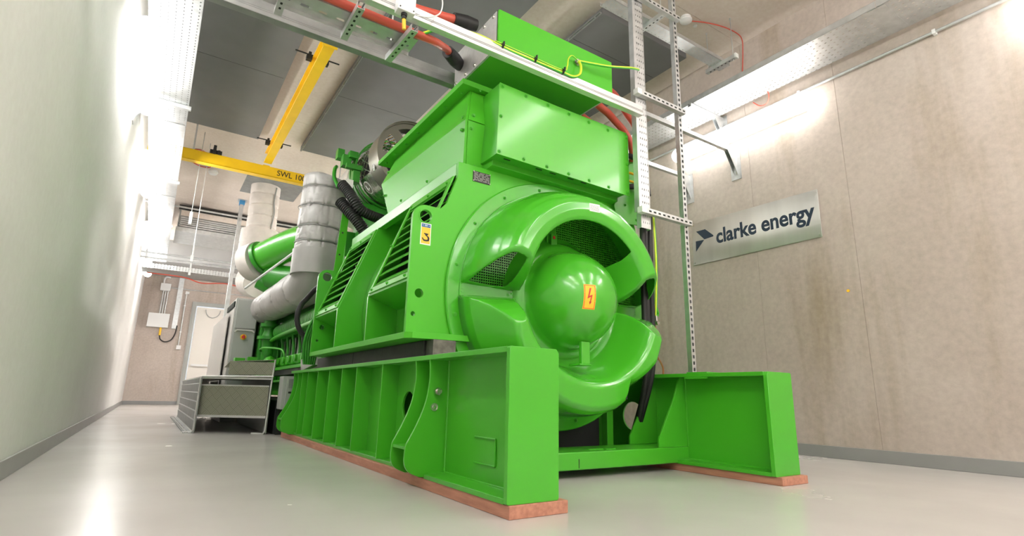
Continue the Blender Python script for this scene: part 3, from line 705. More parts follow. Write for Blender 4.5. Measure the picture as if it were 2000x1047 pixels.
# terminal box with bolted front cover
tb = obj('terminal_box', MB().box(1.642, 2.815, 2.702, 2.93, 1.968, 2.468).hexa([(1.668, 2.80, 1.93), (2.80, 2.80, 1.93), (2.80, 2.93, 1.905), (1.655, 2.93, 1.905), (1.668, 2.80, 1.97), (2.80, 2.80, 1.97), (2.80, 2.93, 1.97), (1.655, 2.93, 1.97)]), M['green'], gen, bevel=.003)
cv = obj('front_cover', MB().plate([(1.633, 1.962), (2.822, 1.944), (2.822, 2.446), (1.645, 2.474)], 'y', 2.696, 2.702), M['green_cover'], tb, bevel=.0015)
pts = []
for i in range(7):
    t = i/6; pts.append((1.668+t*(2.800-1.668), 2.696, 2.452+t*(2.424-2.452))); pts.append((1.658+t*(2.800-1.658), 2.696, 1.985+t*(1.967-1.985)))
pts += [(1.661, 2.696, 2.235), (2.803, 2.696, 2.20)]
bolts(cv, pts, M['green'], r=.0105, h=.008)
for x in (1.72, 1.98, 2.10, 2.26, 2.38): obj('drain_slot', MB().box(x, x+.05, 2.74, 2.75, 1.9655, 1.9685), M['gap'], tb)
# cable entry box and bracket on the right flank
ce = obj('cable_entry_box', MB().box(2.90, 3.14, 2.90, 3.35, 1.93, 2.38), M['green'], gen, bevel=.004)
obj('entry_bracket', MB().plate([(2.78, 1.90), (2.83, 2.02), (3.0, 2.14), (3.07, 2.02), (3.060, 1.795), (2.92, 1.775), (2.81, 1.80)], 'y', 2.822, 2.828).box(2.93, 3.10, 2.828, 2.862, 1.80, 1.95), M['green'], gen, bevel=.002)
bolts(gen, [(2.90, 2.822, 1.93), (3.02, 2.822, 1.83)], M['green'], r=.009)

# ================================================================== switch box above the generator
ub = thing('busbar_box', 'flat green box with bare metal end plates carried above the generator', 'electrical box', (2.07, 2.9, 2.652))
obj('box_body', MB().box(1.575, 2.560, 2.62, 3.20, 2.652, 2.935), M['green_sheet'], ub, bevel=.002)
obj('front_cover', MB().box(1.566, 2.572, 2.600, 2.619, 2.650, 2.936), M['green_sheet'], ub, bevel=.002)
obj('cover_gasket', MB().box(1.564, 2.574, 2.617, 2.622, 2.648, 2.938), M['black'], ub)
for x0, x1, lb_ in ((1.560, 1.575, 'left'), (2.560, 2.575, 'right')):
    e = part_label(obj('end_plate', MB().box(x0, x1, 2.625, 3.205, 2.655, 2.935), M['alu'], ub, bevel=.0015), 'bare metal %s end plate' % lb_)
    if lb_ == 'left': bolts(e, [(1.56, yy, zz) for yy in (2.66, 2.90, 3.17) for zz in (2.68, 2.91)]+[(1.56, 3.03, 2.68), (1.56, 2.78, 2.91)], M['steel'], axis='x', r=.009, h=.006)
cl = obj('earth_clamp', MB().cyl((2.222, 2.60, 2.792), (2.222, 2.572, 2.792), .012, 6).cyl((2.222, 2.592, 2.792), (2.222, 2.586, 2.792), .024, 20).box(2.207, 2.237, 2.576, 2.583, 2.775, 2.812), M['steel'], ub)
obj('hanger_bracket', MB().box(1.62, 1.66, 3.05, 3.09, 2.508, 2.652).box(2.46, 2.50, 3.05, 3.09, 2.508, 2.652), M['zinc'], ub)

# ================================================================== red high-voltage cables
def cable(name, pts, r, m_, label, cat='cable', boots=(), group=None, n=14):
    o = obj(name, MB().tube(pts, r, n), m_, smooth=60); tag(o, label, cat, group)
    for p0, p1, ra, rb_ in boots:
        part_label(obj('heat_shrink_boot', MB().cyl(p0, (Vector(p0)*.45+Vector(p1)*.55), ra*.86, 18, ra).cyl((Vector(p0)*.45+Vector(p1)*.55), p1, ra, 18, rb_), M['black'], o, smooth=40), 'black boot')
    return o
cable('power_cable', [(1.42, 2.90, 2.975), (1.25, 2.90, 2.945), (1.05, 2.90, 2.915), (.80, 2.90, 2.895), (.40, 2.90, 2.90), (-.3, 2.92, 2.95)], .030, M['red'], 'upper red cable leaving the left end of the green box overhead', boots=[((1.38, 2.90, 2.97), (1.555, 2.90, 2.995), .050, .042)], group='red power cables')
cable('power_cable', [(1.415, 3.015, 2.782), (1.375, 2.96, 2.762), (1.29, 2.86, 2.695), (1.18, 2.75, 2.62), (1.0, 2.70, 2.582), (.80, 2.70, 2.582), (.50, 2.70, 2.585), (-.3, 2.70, 2.60)], .025, M['red'], 'lower red cable leaving the left end of the green box overhead', boots=[((1.395, 2.995, 2.775), (1.555, 3.12, 2.80), .050, .042)], group='red power cables')
cable('power_cable', [(2.66, 2.84, 2.90), (2.82, 2.85, 2.895), (2.90, 2.85, 2.83), (2.98, 2.85, 2.75), (3.06, 2.85, 2.68), (3.11, 2.86, 2.58), (3.13, 2.88, 2.43)], .027, M['red'], 'red cable leaving the right end of the green box and passing behind the riser', boots=[((2.70, 2.84, 2.905), (2.577, 2.84, 2.89), .040, .042)], group='red power cables')
cable('power_cable', [(2.585, 2.82, 2.74), (2.66, 2.84, 2.715), (2.75, 2.84, 2.685), (2.84, 2.85, 2.645), (2.93, 2.85, 2.59), (2.995, 2.85, 2.52), (3.04, 2.86, 2.445), (3.065, 2.88, 2.36)], .030, M['red'], 'red cable looping down past the top right corner of the bolted cover', group='red power cables')
cable('power_cable', [(2.585, 3.05, 2.80), (2.62, 3.05, 2.745), (2.68, 3.05, 2.72), (2.76, 3.05, 2.69), (2.86, 3.05, 2.63), (2.95, 3.05, 2.52), (2.98, 3.05, 2.42)], .027, M['red'], 'innermost red cable peeping out under the green box at the right', group='red power cables')
cable('power_cable', [(2.87, 2.86, 2.34), (2.93, 2.80, 2.345), (2.99, 2.78, 2.325), (3.04, 2.76, 2.27), (3.05, 2.74, 2.18), (3.03, 2.70, 2.0)], .022, M['black'], 'black cable arching beside the bolted cover into the riser, upper of two', group='black cables by the riser')
cable('power_cable', [(2.87, 2.86, 2.06), (2.93, 2.80, 2.082), (2.99, 2.78, 2.085), (3.04, 2.76, 2.055), (3.04, 2.72, 1.93)], .022, M['black'], 'black cable arching beside the bolted cover into the riser, lower of two', group='black cables by the riser')
for k, (dx, dy, lb_) in enumerate(((0, 0, 'leftmost'), (.042, .01, 'middle'), (.08, 0, 'rightmost'))):
    cable('power_cable', [(2.93+dx, 2.68+dy, 1.83), (2.92+dx, 2.68+dy, 1.4), (2.925+dx, 2.69+dy, .95), (2.93+dx-.3*dx, 2.70+dy, .62), (2.97, 2.86+dy*3, .18)], .021, M['black'], 'thick black cable hanging from the riser beside the cowl, %s of three' % lb_, group='black cables hanging from the riser')
for k, (z0, lb_) in enumerate(((2.195, 'upper'), (2.125, 'lower'))):
    cable('earth_lead', [(2.88, 2.83, z0+.01), (2.94, 2.79, z0), (3.0, 2.77, z0-.015), (3.04, 2.75, z0-.01)], .010, M['yellow'], '%s of two short yellow leads beside the bolted cover' % lb_, group='short yellow leads')

for k, (xx, lb_) in enumerate(((2.862, 'left'), (2.888, 'middle'), (2.914, 'right'))):  # cables added behind the punched face so its slots look dark
    cable('power_cable', [(xx, 2.630, 1.85), (xx, 2.630, 3.0), (xx, 2.630, 4.32)], .012, M['black'], 'black cable added inside the slotted riser to darken its slots, %s of three' % lb_, group='black cables added inside the riser', n=8)
# yellow-green earth wires: sheath plus a green stripe part
def earthwire(name, pts, r, label, off=(0, 0, 0), group='yellow-green earth wires'):
    o = obj(name, MB().tube(pts, r, 10), M['wireyellow'], smooth=60); tag(o, label, 'earth wire', group)
    p2 = [Vector(p)+Vector(off) for p in pts]
    obj('green_stripe', MB().tube(p2, r*.72, 8), M['wiregreen'], o, smooth=60)
    return o
earthwire('earth_wire', [(-.2, 2.76, 2.60), (.45, 2.755, 2.59), (.85, 2.75, 2.585), (1.05, 2.73, 2.60), (1.20, 2.62, 2.645), (1.38, 2.545, 2.625), (1.55, 2.53, 2.605), (1.80, 2.525, 2.60), (2.03, 2.52, 2.60), (2.12, 2.52, 2.603), (2.19, 2.53, 2.65), (2.222, 2.55, 2.73), (2.222, 2.57, 2.79)], .0095, 'yellow-green wire lying along the aluminium rail and hooking up to the clamp', (0, -.002, -.006))
earthwire('earth_wire', [(1.50, 2.53, 2.625), (1.80, 2.522, 2.618), (2.03, 2.515, 2.615), (2.08, 2.53, 2.67), (2.10, 2.54, 2.745), (2.15, 2.56, 2.80), (2.215, 2.575, 2.795)], .0045, 'thin yellow-green wire making a loose loop on the green box', (0, -.001, -.002))
earthwire('earth_wire', [(2.225, 2.575, 2.795), (2.32, 2.55, 2.80), (2.46, 2.52, 2.815), (2.60, 2.51, 2.855), (2.70, 2.52, 2.895), (2.82, 2.56, 2.95)], .009, 'yellow-green wire from the clamp on the green box to the slotted riser', (0, -.002, -.005))
earthwire('earth_wire', [(3.03, 2.66, 1.83), (3.04, 2.66, 1.5), (3.05, 2.68, 1.25), (3.055, 2.70, 1.06)], .008, 'yellow-green wire dropping from the riser to the bolt beside the cowl', (.004, -.003, 0))
lug = tag(obj('earth_lug', MB().cyl((3.06, 2.70, 1.06), (3.062, 2.70, 1.02), .010, 10).cyl((3.065, 2.685, 1.005), (3.065, 2.735, 1.005), .014, 6), M['steel']), 'small bright bolt and lug at the foot of the hanging yellow-green wire', 'fitting')
tag(obj('earth_braid', MB().tube([(3.07, 2.72, .985), (3.085, 2.74, .87), (3.11, 2.75, .79), (3.15, 2.775, .755), (3.20, 2.80, .735), (3.26, 2.83, .69), (3.27, 2.84, .638)], .007, 8), M['copper'], smooth=60), 'copper-coloured braided strap sagging to the right green beam', 'earth strap')
ties = MB()
for p, d in (((1.55, 2.53, 2.607), (1, 0, 0)), ((1.80, 2.523, 2.606), (1, 0, 0)), ((2.03, 2.518, 2.605), (1, 0, 0))):
    tag(obj('cable_tie', MB().cyl(Vector(p)-Vector((.006, 0, 0)), Vector(p)+Vector((.006, 0, 0)), .019, 12).box(p[0]-.004, p[0]+.004, p[1]-.03, p[1]-.018, p[2]-.006, p[2]+.02), M['black']), 'black tie round the yellow-green wires on the aluminium rail, %s of three' % {1.55: 'left', 1.80: 'middle', 2.03: 'right'}[p[0]], 'cable tie', 'black ties on the rail')

# ================================================================== overhead rails
def rail(label, x0, x1, y, z, w_, h_, m_, t=.004, ribs=True, group=None, name='support_rail'):
    mb = MB().box(x0, x1, y-w_/2, y+w_/2, z, z+t).box(x0, x1, y-w_/2, y-w_/2+t, z+t, z+h_).box(x0, x1, y+w_/2-t, y+w_/2, z+t, z+h_)
    mb.box(x0, x1, y-w_/2+t, y-w_/2+t+.009, z+h_-t, z+h_).box(x0, x1, y+w_/2-t-.009, y+w_/2-t, z+h_-t, z+h_)
    o = tag(obj(name, mb, m_, bevel=.001), label, 'rail', group)
    if ribs:
        rb_ = MB()
        for k in (.3, .42): rb_.box(x0, x1, y-w_/2-.0012, y-w_/2, z+h_*k, z+h_*(k+.06))
        obj('pressed_rib', rb_, M['zincdark'], o)
    return o
rail('wide bright aluminium rail crossing in front of the green box overhead', -.50, 2.81, 2.548, 2.538, .048, .075, M['alu'])
rail('dull grey rail crossing overhead behind the bright one, ending at the generator hood', -.50, 1.86, 3.28, 2.715, .06, .10, M['zincdark'])
# white control duct box near the top
jb = thing('control_box', 'white square box on the bright overhead rail with a thin white lead', 'junction box', (.90, 2.50, 2.545))
obj('box_body', MB().box(.838, .940, 2.466, 2.523, 2.515, 2.74), M['white'], jb, bevel=.004)
obj('gland', MB().cyl((.885, 2.495, 2.515), (.885, 2.495, 2.498), .017, 12).cyl((.885, 2.495, 2.50), (.885, 2.495, 2.48), .013, 12), M['black'], jb)
part_label(obj('yellow_plug', MB().cyl((.885, 2.495, 2.49), (.895, 2.505, 2.425), .011, 12), M['signyel'], jb), 'yellow cable end')
obj('thin_lead', MB().tube([(.94, 2.49, 2.70), (1.02, 2.47, 2.74), (1.09, 2.46, 2.69), (1.09, 2.47, 2.60), (1.03, 2.48, 2.55), (.96, 2.49, 2.535)], .004, 8), M['white'], jb, smooth=60)
obj('cover_screw', MB().cyl((.85, 2.466, 2.53), (.85, 2.463, 2.53), .004, 8).cyl((.928, 2.466, 2.53), (.928, 2.463, 2.53), .004, 8), M['blacksteel'], jb)
# cable ladder running overhead with rungs
trb = thing('cable_ladder', 'zinc cable ladder with slotted rungs carrying a yellow-green wire, top left', 'cable ladder', (.3, 2.9, 2.70))
obj('slotted_floor', MB().box(-.50, 1.07, 2.735, 2.880, 2.568, 2.571), slotted('ladder_slots', M['zinc'], 0, .10, .45, 1, .16, .14, ov=-2.79), trb)
obj('side_flange', MB().box(-.50, 1.07, 2.880, 2.883, 2.545, 2.60).box(-.50, 1.07, 2.732, 2.735, 2.568, 2.60), M['zinc'], trb, bevel=.0006)
def strut(parent, p0, p1, name='slotted_rung', w_=.041, h_=.041):
    o = obj(name, MB().channel(p0, p1, w_, h_, .0025, lip=.007), M['zinc'], parent); P0, P1 = Vector(p0), Vector(p1); d = (P1-P0); L = d.length; d.normalize(); x = d.cross(Vector((0, 0, 1))).normalized()
    hb = MB(); k = .03
    while k < L-.03:
        c = P0+d*k; hb.hexa([c-d*.009-x*.006+Vector((0, 0, -.0006)), c+d*.009-x*.006+Vector((0, 0, -.0006)), c+d*.009+x*.006+Vector((0, 0, -.0006)), c-d*.009+x*.006+Vector((0, 0, -.0006)), c-d*.009-x*.006, c+d*.009-x*.006, c+d*.009+x*.006, c-d*.009+x*.006]); k += .045
    obj('slot', hb, M['gap'], o)
    return o
strut(trb, (.985, 2.578, 2.500), (.965, 2.95, 2.500))
strut(trb, (.67, 2.578, 2.502), (.67, 2.90, 2.502))
strut(trb, (.30, 2.578, 2.502), (.30, 2.90, 2.502))
strut(trb, (-.07, 2.578, 2.502), (-.07, 2.90, 2.502))
obj('hanger_rod', MB().cyl((.967, 2.93, 2.54), (.967, 2.93, ZC), .005, 8).cyl((-.07, 2.83, 2.56), (-.07, 2.83, ZC), .005, 8), M['zinc'], trb)

# ================================================================== cable riser (slotted posts and rungs)
rs_ = thing('cable_riser', 'tall galvanised cable riser of two slotted posts with crosswise rungs', 'cable ladder', (3.1, 2.62, 0))
# left rail: side cheek plus punched face
obj('left_cheek', MB().box(2.815, 2.818, 2.60, 2.645, 1.80, ZC).box(2.815, 2.835, 2.597, 2.600, 1.80, ZC).box(2.835, 2.8375, 2.6, 2.64, 1.80, ZC), M['zinc'], rs_, bevel=.0005)
obj('punched_face', MB().box(2.842, 2.935, 2.606, 2.609, 1.68, ZC), M['rail_perf'], rs_)
obj('face_edge', MB().box(2.938, 2.941, 2.606, 2.65, 1.68, ZC).box(2.839, 2.842, 2.606, 2.65, 1.68, ZC), M['zinc'], rs_)
# right post
obj('right_post_web', MB().box(3.315, 3.318, 2.60, 2.641, 0.0, ZC).box(3.318, 3.359, 2.6385, 2.641, 0, ZC).box(3.356, 3.359, 2.60, 2.6385, 0, ZC), M['zinc'], rs_, bevel=.0005)
sf = MB().box(3.318, 3.3275, 2.60, 2.6025, 0, ZC).box(3.3465, 3.356, 2.60, 2.6025, 0, ZC)
z = .0
while z < ZC-.05: sf.box(3.3275, 3.3465, 2.60, 2.6025, z, z+.022); z += .046
obj('slotted_face', sf, M['zinc'], rs_)
part_label(obj('post_foot', MB().box(3.29, 3.385, 2.585, 2.66, 0, .006), M['zinc'], rs_), 'foot plate')
for zz in (1.780, 2.742, 3.63):
    r_ = MB().box(2.800, 3.357, 2.556, 2.559, zz, zz+.041).box(2.80, 3.357, 2.559, 2.597, zz, zz+.0025).box(2.80, 3.357, 2.559, 2.597, zz+.0385, zz+.041)
    ro = obj('rung', r_, M['zinc'], rs_, bevel=.0005)
    x = 2.87
    while x < 3.33: obj('slot', MB().box(x, x+.026, 2.5553, 2.556, zz+.013, zz+.026), M['gap'], ro); x += .05
    part_label(obj('end_cap', MB().box(2.794, 2.842, 2.552, 2.600, zz-.003, zz+.044), M['white'], ro, bevel=.002), 'white end cap')

# ================================================================== trays and brackets along the right wall
def tray(x0, x1, y0, y1, z, label, brs, wallx, fins=True):
    t = thing('perforated_tray', label, 'cable tray', ((x0+x1)/2, (y0+y1)/2, z), 'perforated cable trays along the side walls')
    m2 = M['tray_y']
    yy = y0
    k = 0
    while yy < y1-.01:
        e = min(yy+3.0, y1); obj('tray_floor', MB().box(x0, x1, yy+.002, e-.002, z, z+.0015), m2, t)
        obj('tray_side', MB().box(x0, x0+.0015, yy+.002, e-.002, z, z+.06).box(x1-.0015, x1, yy+.002, e-.002, z, z+.06).box(x0, x0+.010, yy+.002, e-.002, z+.0585, z+.06), M['zinc'], t)
        if fins: obj('joint_strap', MB().box(x0+.01, x1-.01, e-.06, e+.06, z-.004, z-.001) if e < y1 else MB().box(x0+.01, x1-.01, e-.06, e-.004, z-.004, z-.001), M['zinc'], t)
        yy = e; k += 1
    return t
tray(4.43, 4.90, -1.5, 14.0, 3.56, 'wide perforated cable tray along the right wall above the glowing batten', (), XR)
tray(-.46, -.075, 1.2, 15.8, 3.56, 'wide perforated cable tray near the left wall, blazing white from the lamps beneath', (), XL)
def cantilever(x0, x1, y, z, label, group):
    t = thing('wall_bracket', label, 'bracket', (x1, y, z-.25), group)
    obj('arm', MB().channel((x0, y, z), (x1, y, z), .041, .041, .0025, lip=.007), M['zinc'], t)
    s = 1 if x1 > 2 else -1
    obj('wall_plate', MB().box(min(x1, x1-s*.008), max(x1, x1-s*.008), y-.06, y+.06, z-.30, z+.06), M['zinc'], t)
    obj('gusset', MB().plate([(x1, z), (x1-s*.16, z), (x1, z-.26)], 'y', y-.022, y-.019).plate([(x1, z), (x1-s*.16, z), (x1, z-.26)], 'y', y+.019, y+.022), M['zinc'], t)
    return t
for yy, lb_ in ((3.30, 'nearest'), (4.9, 'second'), (7.0, 'third'), (9.5, 'fourth')):
    cantilever(4.40, XR, yy, 3.515, '%s short bracket holding the right wall tray' % lb_, 'tray brackets on the right wall')
for yy, lb_ in ((4.3, 'nearest'), (6.6, 'second'), (9.3, 'third'), (12.0, 'farthest')):
    cantilever(-.05, XL, yy, 3.515, '%s short bracket holding the left wall tray' % lb_, 'tray brackets on the left wall')
cantilever(3.25, XR, 3.18, 3.08, 'long zinc arm reaching from the right wall to the riser just under the batten', 'long arms to the riser')
cantilever(3.00, XR, 3.80, 2.99, 'lower long zinc arm on the right wall, farther than the arm under the batten', 'long arms to the riser')

# conduit on the right wall
cd_ = MB().cyl((XR-.030, -1.5, 3.432), (XR-.030, 8.0, 3.432), .0125, 14)
co = tag(obj('wall_conduit', cd_, M['zinc'], smooth=60), 'straight grey conduit on the right wall between tray and batten', 'conduit')
for yy in (1.3, 2.42, 3.6, 4.8, 6.0): obj('saddle', MB().box(XR-.045, XR, yy-.012, yy+.012, 3.412, 3.452), M['white'], co)

# small tray across to the wall, rods, detector and red fire cable
t2 = thing('short_tray', 'short perforated tray hung below the ceiling behind the riser, pointing to the right wall', 'cable tray', (4.0, 3.0, 3.88))
obj('tray_floor', MB().box(2.9, 4.62, 2.93, 3.06, 3.90, 3.9015), M['tray_x'], t2)
obj('tray_side', MB().box(2.9, 4.62, 2.93, 2.9315, 3.90, 3.94).box(2.9, 4.62, 3.0585, 3.06, 3.90, 3.94), M['zinc'], t2)
strut(t2, (4.50, 2.78, 3.858), (4.50, 3.13, 3.858), 'hanging_strut'); strut(t2, (3.42, 2.78, 3.858), (3.42, 3.13, 3.858), 'hanging_strut')
for x in (3.42, 4.50):
    for yy in (2.81, 3.10): obj('threaded_rod', MB().cyl((x, yy, 3.84), (x, yy, ZC), .0045, 8).cyl((x, yy, ZC-.015), (x, yy, ZC), .011, 6), M['zinc'], t2)
obj('strut_end_cap', MB().box(4.475, 4.525, 2.765, 2.782, 3.852, 3.902).box(3.395, 3.445, 2.765, 2.782, 3.852, 3.902), M['white'], t2)
sd = thing('smoke_detector', 'round white smoke detector on the ceiling behind the riser', 'smoke detector', (4.11, 3.06, ZC))
obj('detector_base', MB().lathe([(0, ZC), (.052, ZC), (.052, ZC-.02), (0, ZC-.02)], (4.11, 3.06), 'z', 32), M['white'], sd, smooth=40)
obj('detector_head', MB().lathe([(0, ZC-.02), (.048, ZC-.02), (.062, ZC-.032), (.062, ZC-.048), (.045, ZC-.062), (0, ZC-.068)], (4.11, 3.06), 'z', 32), M['white'], sd, smooth=40)
tag(obj('call_tag', MB().lathe([(0, ZC), (.022, ZC), (.020, ZC-.008), (0, ZC-.008)], (4.30, 3.09), 'z', 18), M['white']), 'tiny white disc on the ceiling beside the round smoke detector', 'tag')
tag(obj('fire_cable', MB().tube([(4.165, 3.06, ZC-.02), (4.35, 2.98, ZC-.012), (4.55, 2.92, ZC-.012), (4.75, 2.90, ZC-.014), (4.87, 2.92, ZC-.03), (4.93, 2.96, 4.20), (4.95, 3.00, 3.95), (4.93, 3.0, 3.72), (4.92, 3.02, 3.64)], .006, 8), M['red'], smooth=60), 'thin red cable curving from the white smoke detector down to the tray', 'cable')
tag(obj('fire_cable', MB().tube([(4.86, 2.70, 3.60), (4.88, 2.69, 3.52), (4.92, 2.74, 3.47), (4.945, 2.83, 3.49), (4.94, 2.9, 3.56)], .006, 8), M['red'], smooth=60), 'short red cable loop drooping below the right wall tray', 'cable')

# ================================================================== wall sign
sg = thing('wall_sign', 'brushed metal sign with dark blue arrow emblem and lettering on the right wall', 'sign', (XR, 3.08, 1.94))
sx = XR-.012
obj('sign_plate', MB().plate([(2.366, 1.943), (3.792, 1.940), (3.780, 2.428), (2.362, 2.407)], 'x', sx-.003, sx), M['signsteel'], sg, bevel=.001)
obj('standoff', MB().box(sx, XR, 2.40, 2.44, 1.97, 2.01).box(sx, XR, 3.70, 3.74, 1.97, 2.01).box(sx, XR, 2.40, 2.44, 2.34, 2.38).box(sx, XR, 3.70, 3.74, 2.34, 2.38), M['zincdark'], sg)
emb = obj('emblem', MB().plate([(3.730, 2.327), (3.610, 2.327), (3.508, 2.232), (3.512, 2.219), (3.627, 2.212)], 'x', sx-.0045, sx-.003).plate([(3.632, 2.208), (3.742, 2.214), (3.746, 2.094)], 'x', sx-.0045, sx-.003), M['navy'], sg)
ltr = text_mesh('clarke energy', 1.066, (sx-.003, 3.474, 2.133), (0, -1, 0), (0, 0, 1), .0018, fatten=.026, squeeze=1.16)
obj('lettering', ltr, M['navy'], sg, smooth=0)
for yy, zz in ((2.385, 1.965), (3.772, 1.962), (3.762, 2.405), (2.382, 2.387)): obj('screw', MB().cyl((sx-.003, yy, zz), (sx-.006, yy, zz), .008, 14), M['steel'], sg)
tag(obj('plug_cap', MB().cyl((XR, 2.211, 1.414), (XR-.006, 2.211, 1.414), .013, 12), M['signyel']), 'tiny yellow plug on the right wall below and right of the sign', 'plug')

# ================================================================== yellow hoist beams
def ibeam(mb, p0, p1, b, h, tf=.012, tw=.009):
    p0, p1 = Vector(p0), Vector(p1); d = (p1-p0).normalized(); x = d.cross(Vector((0, 0, 1))).normalized(); z = Vector((0, 0, 1))
    def q(a0, a1, b0, b1):
        c = [(a0, b0), (a1, b0), (a1, b1), (a0, b1)]
        mb.hexa([p0+x*u+z*v for u, v in c]+[p1+x*u+z*v for u, v in c])
    q(-b/2, b/2, 0, tf); q(-b/2, b/2, h-tf, h); q(-tw/2, tw/2, tf, h-tf); return mb
hb1 = tag(obj('hoist_beam', ibeam(MB(), (1.05, 5.10, 3.92), (1.05, 8.64, 3.92), .115, .17), M['yellow'], bevel=.003), 'yellow steel hoist beam running lengthwise between the dark ceiling boards', 'beam', 'yellow hoist beams')
def clamp(parent, x, y, z, along='x'):
    mb = MB().box(x-.12, x-.06, y-.03, y+.03, z+.12, z+.18).box(x+.06, x+.12, y-.03, y+.03, z+.12, z+.18).cyl((x-.24, y, z+.19), (x+.24, y, z+.19), .009, 8).box(x-.10, x-.07, y-.02, y+.02, z+.18, z+.22).box(x+.07, x+.10, y-.02, y+.02, z+.18, z+.22)
    return obj('beam_clamp', mb, M['blacksteel'], parent, bevel=.003)
clamp(hb1, 1.05, 5.66, 3.92); clamp(hb1, 1.05, 8.20, 3.92)
obj('end_stop', MB().box(.975, 1.125, 5.085, 5.10, 3.90, 4.10).box(.98, 1.0, 5.10, 5.16, 4.0, 4.09), M['yellow'], hb1, bevel=.002)
hb2 = tag(obj('hoist_beam', ibeam(MB(), (-.50, 8.76, 3.735), (4.9, 8.76, 3.735), .11, .17).box(1.0, 1.10, 8.71, 8.81, 3.905, 3.92), M['yellow'], bevel=.003), 'yellow steel hoist beam running crosswise, marked SWL 1000kg in black', 'beam', 'yellow hoist beams')
obj('web_cover', MB().box(-.50, 4.9, 8.702, 8.706, 3.750, 3.892), M['yellow'], hb2)
lt = text_mesh('SWL 1000kg', .60, (1.215, 8.702, 3.783), (1, 0, 0), (0, 0, 1), .002, fatten=.006, squeeze=1.1)
obj('lettering', lt, M['ink'], hb2, smooth=0)
obj('hoist_trolley', MB().box(.26, .42, 8.69, 8.74, 3.905, 3.965).box(.30, .34, 8.66, 8.84, 3.90, 4.03).cyl((.38, 8.68, 3.94), (.38, 8.84, 3.94), .03, 14), M['blacksteel'], hb2, bevel=.004)
obj('suspension_rod', MB().cyl((.05, 8.76, 3.9), (.05, 8.76, ZC), .012, 10).cyl((2.2, 8.76, 3.9), (2.2, 8.76, ZC), .012, 10).cyl((4.2, 8.76, 3.9), (4.2, 8.76, ZC), .012, 10), M['zinc'], hb2)

# ================================================================== insulated exhausts
def wrinkle(base, amp, bands, seamth=None, sq=0.0):
    def f(L, th, p):
        r = base(L) if callable(base) else base
        n1 = noise.noise(Vector((p.x*2.5, p.y*2.5, p.z*1.2+math.cos(th))))*amp
        n1 -= (1-min(1, abs(noise.noise(Vector((math.cos(th)*3+p.x, math.sin(th)*3, L*5))))*14))*amp*.30
        n1 -= (1-min(1, abs(noise.noise(Vector((math.cos(th)*1.6+5, math.sin(th)*1.6, L*9+p.y)))*12)))*amp*.30
        for b in bands:
            d = L-b-.006*math.sin(th*3+b*20)
            r -= .013*math.exp(-(d/.009)**2)
            fold = abs(math.sin(th*5.5+b*37+noise.noise(Vector((math.cos(th)*2, math.sin(th)*2, b*9)))*3))
            n1 -= .022*(1-fold)**3*math.exp(-abs(d)/.045)
            n1 -= .004*math.exp(-abs(d)/.03)
        return r+n1
    return f
ex = thing('exhaust_pipe', 'silver-grey quilted exhaust standing behind the generator and bending back along the engine', 'exhaust pipe', (1.36, 6.1, 1.55))
def flat_path(p0, p1, n): p0, p1 = Vector(p0), Vector(p1); return [p0+(p1-p0)*i/n for i in range(n+1)]
vb = MB()
vb.tube([(1.375, 6.05, 2.835)]+flat_path((1.372, 6.05, 2.82), (1.352, 6.05, 1.72), 130), wrinkle(lambda L: .245 if L > .012 else .21+L*3, .010, (.14, .36, .60, .78)), 120, smooth=False)
obj('upright_jacket', vb, M['blanket'], ex, smooth=60)
hpth = []
for i in range(13):
    a = PI/2*i/12; hpth.append((1.352, 6.05+.30*(1-math.cos(a)), 1.74-.0-.20*math.sin(a)+.10))
hpth += [(1.352, 6.4+.025*i, 1.64+.0005*i) for i in range(1, 113)]
hj = MB(); hj.tube(hpth, wrinkle(lambda L: .225 if L < 3.05 else .225*math.sqrt(max(.15, 1-((L-3.05)/.30)**2)), .009, (.62, 1.35, 2.2, 2.7)), 100, smooth=False)
obj('lying_jacket', hj, M['blanket'], ex, smooth=60)
sk = MB().tube(flat_path((1.352, 6.05, 1.98), (1.352, 6.05, 1.70), 12), wrinkle(.250, .006, ()), 56, smooth=False)
obj('lower_collar', sk, M['blanket'], ex, smooth=60)
lc = MB()
for z in (2.69, 2.47, 2.23, 2.06): lc.tube([(1.352+.242*math.cos(a), 6.05+.242*math.sin(a), z+.004*math.sin(a*5)) for a in [2*PI*i/48 for i in range(49)]], .0045, 6, smooth=False)
obj('lacing_wire', lc, M['zincdark'], ex)
e2 = thing('exhaust_pipe', 'pale quilted exhaust rising to a square plate in the ceiling behind the silver-grey one', 'exhaust pipe', (1.36, 10.9, 2.2))
u = MB().tube(flat_path((1.36, 10.9, ZC-.012), (1.37, 10.9, 3.32), 90), wrinkle(.268, .010, (.18, .40, .62, .84)), 48, smooth=False)
obj('upper_jacket', u, M['blanketwhite'], e2, smooth=60)
u = MB().tube([(1.37, 10.9, 3.46)]+flat_path((1.37, 10.9, 3.44), (1.36, 10.9, 2.78), 30)+[(1.36, 10.9, 2.77)], wrinkle(lambda L: .345 if .02 < L < .66 else .27, .012, (.3,)), 48, smooth=False)
obj('middle_jacket', u, M['blanketwhite'], e2, smooth=60)
el = MB().tube([(1.36, 10.9, 2.85), (1.33, 10.85, 2.65), (1.27, 10.6, 2.42), (1.24, 10.2, 2.28), (1.30, 9.8, 2.22)], wrinkle(.235, .012, (.3, .6, .9)), 40, seg=10)
obj('elbow_jacket', el, M['blanketwhite'], e2, smooth=60)
obj('ceiling_plate', MB().box(.96, 1.98, 10.45, 11.45, ZC-.012, ZC-.001), M['zincdark'], e2)
sm_ = MB().tube([(1.52, 10.665, 4.28), (1.50, 10.66, 4.0), (1.53, 10.67, 3.75), (1.50, 10.66, 3.4)], .012, 8)
